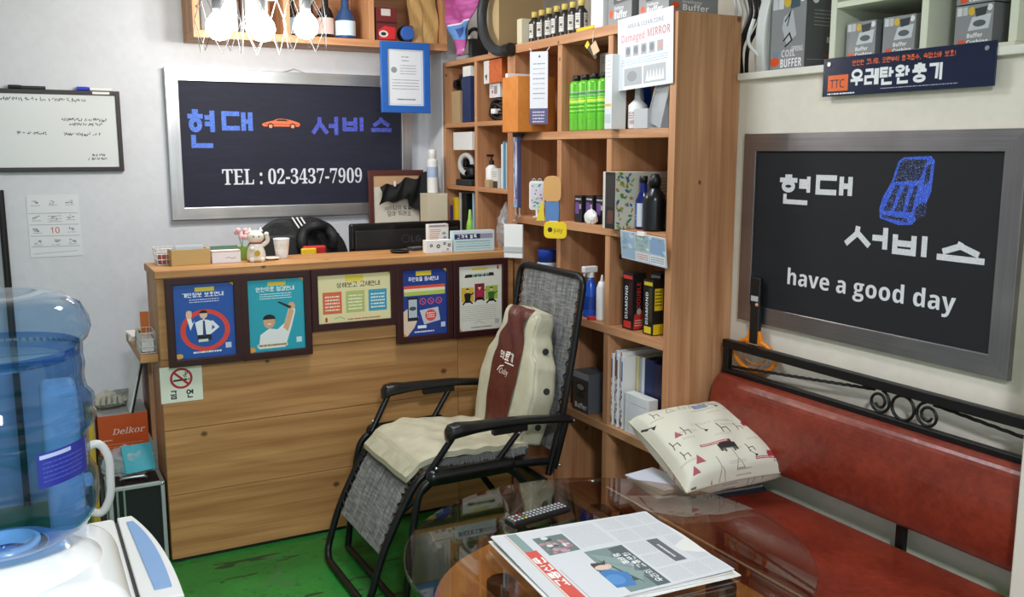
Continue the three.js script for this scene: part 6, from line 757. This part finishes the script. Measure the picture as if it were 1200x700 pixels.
// ================================================================== WATER COOLER IN THE LEFT FOREGROUND
{
  const cx = -0.052, cz = -1.542, t = thing('water_cooler', 'glossy white floor standing water cooler', 'water cooler', [cx, 0, cz]);
  part('body', (() => { const g = span(-0.165, 0.165, 0, 0.815, -0.17, 0.17, 0.05); return g; })(), M.whiteGloss, t);
  part('top_cover', (() => { const g = new RoundedBoxGeometry(0.335, 0.14, 0.345, 5, 0.062).translate(0, 0.8, 0); return g; })(), M.whiteGloss, t);
  part('collar', lathe([[0.06, 0.855], [0.132, 0.855], [0.135, 0.866], [0.12, 0.875], [0.095, 0.89], [0.078, 0.9], [0.06, 0.9]], 48), M.whiteGloss, t);
  part('front_bulge', (() => { const g = new RoundedBoxGeometry(0.27, 0.16, 0.06, 5, 0.028).translate(0, 0.72, 0.175); return g; })(), M.whiteGloss, t);
  part('drip_tray', span(-0.1, 0.1, 0.42, 0.44, 0.165, 0.24, 0.006), M.lightGrey, t);
  for (const [x, m] of [[-0.05, M.blue], [0.05, M.red]]) part('tap', merge(span(x - 0.014, x + 0.014, 0.6, 0.64, 0.165, 0.215, 0.005)), m, t);
  const b = thing('water_bottle', 'large blue tinted water bottle upside down on the cooler', 'bottle', [cx, 0.86, cz]);
  const prof = [[0, 0.424], [0.04, 0.423], [0.075, 0.43], [0.108, 0.426], [0.13, 0.412], [0.141, 0.39], [0.143, 0.374], [0.138, 0.36], [0.13, 0.352], [0.129, 0.332], [0.131, 0.318], [0.129, 0.304], [0.129, 0.29], [0.132, 0.278], [0.14, 0.268], [0.142, 0.256], [0.137, 0.247], [0.142, 0.238], [0.139, 0.226], [0.13, 0.218], [0.129, 0.205], [0.129, 0.165], [0.132, 0.155], [0.138, 0.146], [0.139, 0.115], [0.135, 0.095], [0.122, 0.072], [0.1, 0.056], [0.07, 0.043], [0.045, 0.034], [0.034, 0.026], [0.033, 0.012], [0, 0.012]];
  part('bottle_shell', lathe(prof, 72), phys({ color: 0xd2e5f6, roughness: 0.05, transmission: 1, thickness: 0, ior: 1.4 }), b);
  part('water', lathe([[0, 0.335], [0.125, 0.335], ...prof.slice(8).map(([r, y]) => [Math.max(0, r - 0.004), Math.max(0.016, y - 0.001)])], 72), phys({ color: 0xc2dcf3, roughness: 0.03, transmission: 1, thickness: 0, ior: 1.33 }), b);
  part('label', new THREE.CylinderGeometry(0.1305, 0.1305, 0.052, 30, 1, true, 0.42, 0.75).translate(0, 0.187, 0), std(0xffffff, 0.3, 0, { side: THREE.DoubleSide, map: print(256, 140, (g, w, h) => { rect(g, 0, 0, w, h, '#27308c'); rect(g, 10, 8, 140, 16, '#aeb8dc'); for (let i = 0; i < 5; i++) rows(g, 20, 40 + i * 18, 200, 1, 8, '#4a56b0', 5); }) }), b);
  part('neck_cap', lathe([[0.036, 0.014], [0.046, 0.014], [0.047, 0.04], [0.05, 0.042], [0.05, 0.048], [0.04, 0.05], [0.036, 0.03]], 36), M.white, b);
}
{ // white machine with a lid beyond the cooler
  const t = thing('white_lidded_machine', 'low white machine with pale blue lid strip beyond the water cooler', 'appliance', [0.02, 0, -2.13]);
  part('body', span(-0.2, 0.205, 0, 0.575, -0.24, 0.24, 0.02), M.white, t); part('lid', span(-0.205, 0.14, 0.575, 0.6, -0.245, 0.245, 0.01), M.white, t);
  part('lid_groove', span(0.14, 0.15, 0.572, 0.59, -0.235, 0.235), M.darkGrey, t); part('front_rim', (() => { const s = new THREE.Shape(); s.moveTo(0.15, -0.245); s.lineTo(0.178, -0.245); s.quadraticCurveTo(0.232, -0.05, 0.225, 0.245); s.lineTo(0.15, 0.245); return extrude(s, 0.022, 0.003, [], 12).rotateX(PI / 2).translate(0, 0.598, 0); })(), M.white, t);
  part('blue_panel', (() => { const s = new THREE.Shape(); s.moveTo(0.165, -0.2); s.lineTo(0.178, -0.2); s.quadraticCurveTo(0.216, -0.05, 0.21, 0.2); s.lineTo(0.178, 0.2); return extrude(s, 0.004, 0.001, [], 12).rotateX(PI / 2).translate(0, 0.602, 0); })(), std(0x7fa6d6, 0.3), t);
}
{ const t = thing('white_handled_machine', 'white appliance with a looped side handle behind the water bottle', 'appliance', [0.03, 0, -2.52]); part('body', span(-0.01, 0.075, 0, 0.92, -0.09, 0.05, 0.02), M.white, t); part('side_handle', bent([[0.072, 0.745, 0.02], [0.115, 0.765, 0.02], [0.138, 0.72, 0.02], [0.135, 0.61, 0.02], [0.11, 0.565, 0.02], [0.072, 0.59, 0.02]], 0.0105, 0.03), std(0xd0d2d0, 0.35), t); part('switch', span(0.04, 0.07, 0.735, 0.765, 0.05, 0.056, 0.002), M.grey, t); part('switch', span(0.04, 0.07, 0.695, 0.725, 0.05, 0.056, 0.002), M.lightGrey, t); part('hinge', span(0.074, 0.095, 0.655, 0.68, 0.0, 0.04, 0.004), M.white, t); }

// ================================================================== CLUTTER LEFT OF THE COUNTER
{
  const t = thing('aluminium_tool_case', 'black tool case with aluminium edges against the counter end', 'case', [0.312, 0, -3.5]), X = 0.088, D = 0.072, H = 0.312, e = 0.007;
  part('body', span(-X + 0.003, X - 0.003, 0.003, H - 0.003, -D + 0.003, D - 0.003), std(0x141516, 0.5), t); const g = [];
  for (const x of [-X, X]) for (const z of [-D, D]) g.push(span(x - e, x + e, 0, H, z - e, z + e, 0.002)); for (const y of [e, H - e]) { for (const z of [-D, D]) g.push(span(-X, X, y - e, y + e, z - e, z + e, 0.002)); for (const x of [-X, X]) g.push(span(x - e, x + e, y - e, y + e, -D, D, 0.002)); }
  part('edge_trim', merge(g), std(0xc4c6c8, 0.42, 0.55), t); for (const x of [-X + 0.022, -X + 0.045]) part('lid_strip', span(x - 0.004, x + 0.004, 0, H, D, D + 0.006, 0.001), M.alu, t); for (const x of [-X, X]) for (const z of [-D, D]) for (const y of [0.009, H - 0.009]) part('corner', new THREE.SphereGeometry(0.0095, 10, 8).translate(x, y, z), M.chrome, t); part('clasp', span(X - 0.002, X + 0.006, 0.17, 0.2, D - 0.02, D + 0.006, 0.002), M.black, t);
  part('carry_handle', tube([[-0.045, H, 0.03], [-0.04, H + 0.02, 0.045], [0.03, H + 0.02, 0.05], [0.04, H, 0.03]], 0.006, 30), M.alu, t);
}
{ const t = thing('plastic_bag', 'crumpled clear plastic bag holding teal cloths on the tool case', 'bag', [0.3, 0.372, -3.515]); part('bag', crumple(0.072, 31, 1.2, 0.8, 0.8, 0.35), film, t); }
{ const t = thing('teal_cloths', 'folded teal cloths inside the clear plastic bag', 'cloth', [0.325, 0.345, -3.49]); for (let i = 0; i < 3; i++) part('folded_cloth', (() => { const g = slab((u, v) => [(u - 0.5) * 0.105, 0.003 * Math.sin(u * 8 + i), (v - 0.5) * 0.1], 8, 8, 0.008); return g.rotateX(0.95 + i * 0.06).rotateY(-0.1 + i * 0.14).translate(0.002 * i, 0.045 + 0.004 * i, 0.012 * i); })(), std([0x3a97a6, 0x4fb3c0, 0x45a6b6][i], 0.6), t); }
solo('grey_storage_box', 'plain grey storage box under the orange battery box', 'box', box(0.19, 0.36, 0.22, 0.006), std(0x4a4c4e, 0.6), [0.302, 0, -3.765]);
solo('battery_box', 'orange and white battery carton left of the counter', 'box', box(0.175, 0.155, 0.2, 0.002), boxFaces(std(0xd4581f, 0.5), sheetMat(350, 310, (g, w, h) => { rect(g, 0, 0, w, h, '#d2571f'); latin(g, 'Delkor', 90, 96, 62, '#f0e4dc', 'italic serif', 'left', 1.15); for (let i = 0; i < 3; i++) rows(g, 30, 226 + i * 22, 280, 1, 8, '#e8a47c', 6); rows(g, 30, 190, 60, 1, 8, '#f0d4c4', 8); }, 0.4), sheetMat(300, 340, (g, w, h) => { rect(g, 0, 0, w, h, '#b4b4b2'); rect(g, 30, 40, 120, 150, '#8c8c8c'); oval(g, 200, 120, 60, 40, '#7c7c7c'); rows(g, 30, 240, 220, 3, 24, '#74706c', 8); })), [0.302, 0.3605, -3.762]);
solo('yellow_sleeve', 'yellow paper sleeve standing behind the battery carton', 'sleeve', box(0.024, 0.53, 0.18, 0.003), std(0xd8b838, 0.6), [0.191, 0, -3.78]);
{ const t = thing('work_glove', 'crumpled grey and white work gloves on the battery carton', 'gloves', [0.265, 0.5165, -3.8]); const m = std(0xb9b6a8, 0.85, 0, { bumpMap: noiseFine, bumpScale: 0.004 }); part('palm', crumple(0.052, 43, 1.25, 0.6, 0.9, 0.4).translate(0, 0.0265, 0), m, t); for (let i = 0; i < 5; i++) part('finger', tube([[-0.02 + i * 0.012, 0.03, 0.02], [-0.035 + i * 0.018, 0.04 + 0.006 * (i % 2), 0.045], [-0.045 + i * 0.021, 0.02, 0.065]], 0.009, 14, false, 8), m, t); for (let i = 0; i < 4; i++) part('finger', tube([[0.01 + i * 0.01, 0.035, -0.01], [0.03 + i * 0.012, 0.055, 0.0], [0.045 + i * 0.012, 0.045, 0.02 - i * 0.01]], 0.0085, 14, false, 8), std(0x8f9088, 0.85), t); part('cuff', new THREE.TorusGeometry(0.024, 0.009, 8, 20).rotateX(PI / 2.3).translate(-0.04, 0.03, -0.02), m, t); }
{ const t = thing('leaning_tablet', 'thin white framed panel leaning against the counter end on the battery carton', 'panel', [0.332, 0.5165, -3.75]); t.rotation.z = -0.24; part('panel', span(-0.006, 0, 0, 0.215, -0.09, 0.09, 0.001), M.white, t); part('frame', span(0, 0.008, 0, 0.22, -0.094, 0.094, 0.002), M.black, t); }
// on the side ledge (y = 0.782)
{ const t = thing('wire_basket', 'low white wire basket on the counter side ledge', 'basket', [0.384, 0.7825, -3.505]); const g = []; for (const y of [0.002, 0.025, 0.05, 0.075]) g.push(tube([[-0.027, y, -0.06], [0.027, y, -0.06], [0.027, y, 0.06], [-0.027, y, 0.06]], 0.0014, 40, true, 5, 0)); for (let i = 0; i < 6; i++) for (const s of [-1, 1]) { const k = i / 5 * 2 - 1; g.push(rod([s * 0.027, 0.002, k * 0.06], [s * 0.027, 0.075, k * 0.06], 0.0011, 5)); if (i < 4) g.push(rod([(i / 3 * 2 - 1) * 0.027, 0.002, s * 0.06], [(i / 3 * 2 - 1) * 0.027, 0.075, s * 0.06], 0.0011, 5)); } part('wires', merge(g), M.white, t); part('card', span(-0.02, 0.02, 0.004, 0.05, -0.045, 0.045), std(0xe4e2de, 0.6), t); }
carton('orange_booklet', 'narrow orange booklet standing on the side ledge behind the wire basket', [0.03, 0.13, 0.008], [0.392, 0.782, -3.585], M.orange, null, 0, 'booklet');
{ const t = thing('tape_measure', 'black and yellow tape measure on the side ledge', 'tape measure', [0.376, 0.7825, -3.62]); part('case', box(0.03, 0.055, 0.05, 0.012), M.black, t); part('sticker', box(0.02, 0.03, 0.0015), M.yellow, t, [0, 0.014, 0.025]); part('top_band', box(0.018, 0.006, 0.03, 0.002), M.yellow, t, [0, 0.054, 0]); }
{ const t = thing('note_papers', 'loose white note papers on the side ledge towards the back wall', 'papers', [0.38, 0.7825, -3.78]); for (let i = 0; i < 4; i++) part('sheet', span(-0.028, 0.028, 0, 0.004, -0.07, 0.07).rotateY(0.06 * (i - 1.5)).translate(0, i * 0.0045, 0), M.paper, t); }

scene.traverse((o) => { if (o.isMesh) { o.castShadow = o.receiveShadow = true; } });
renderer.render(scene, camera);
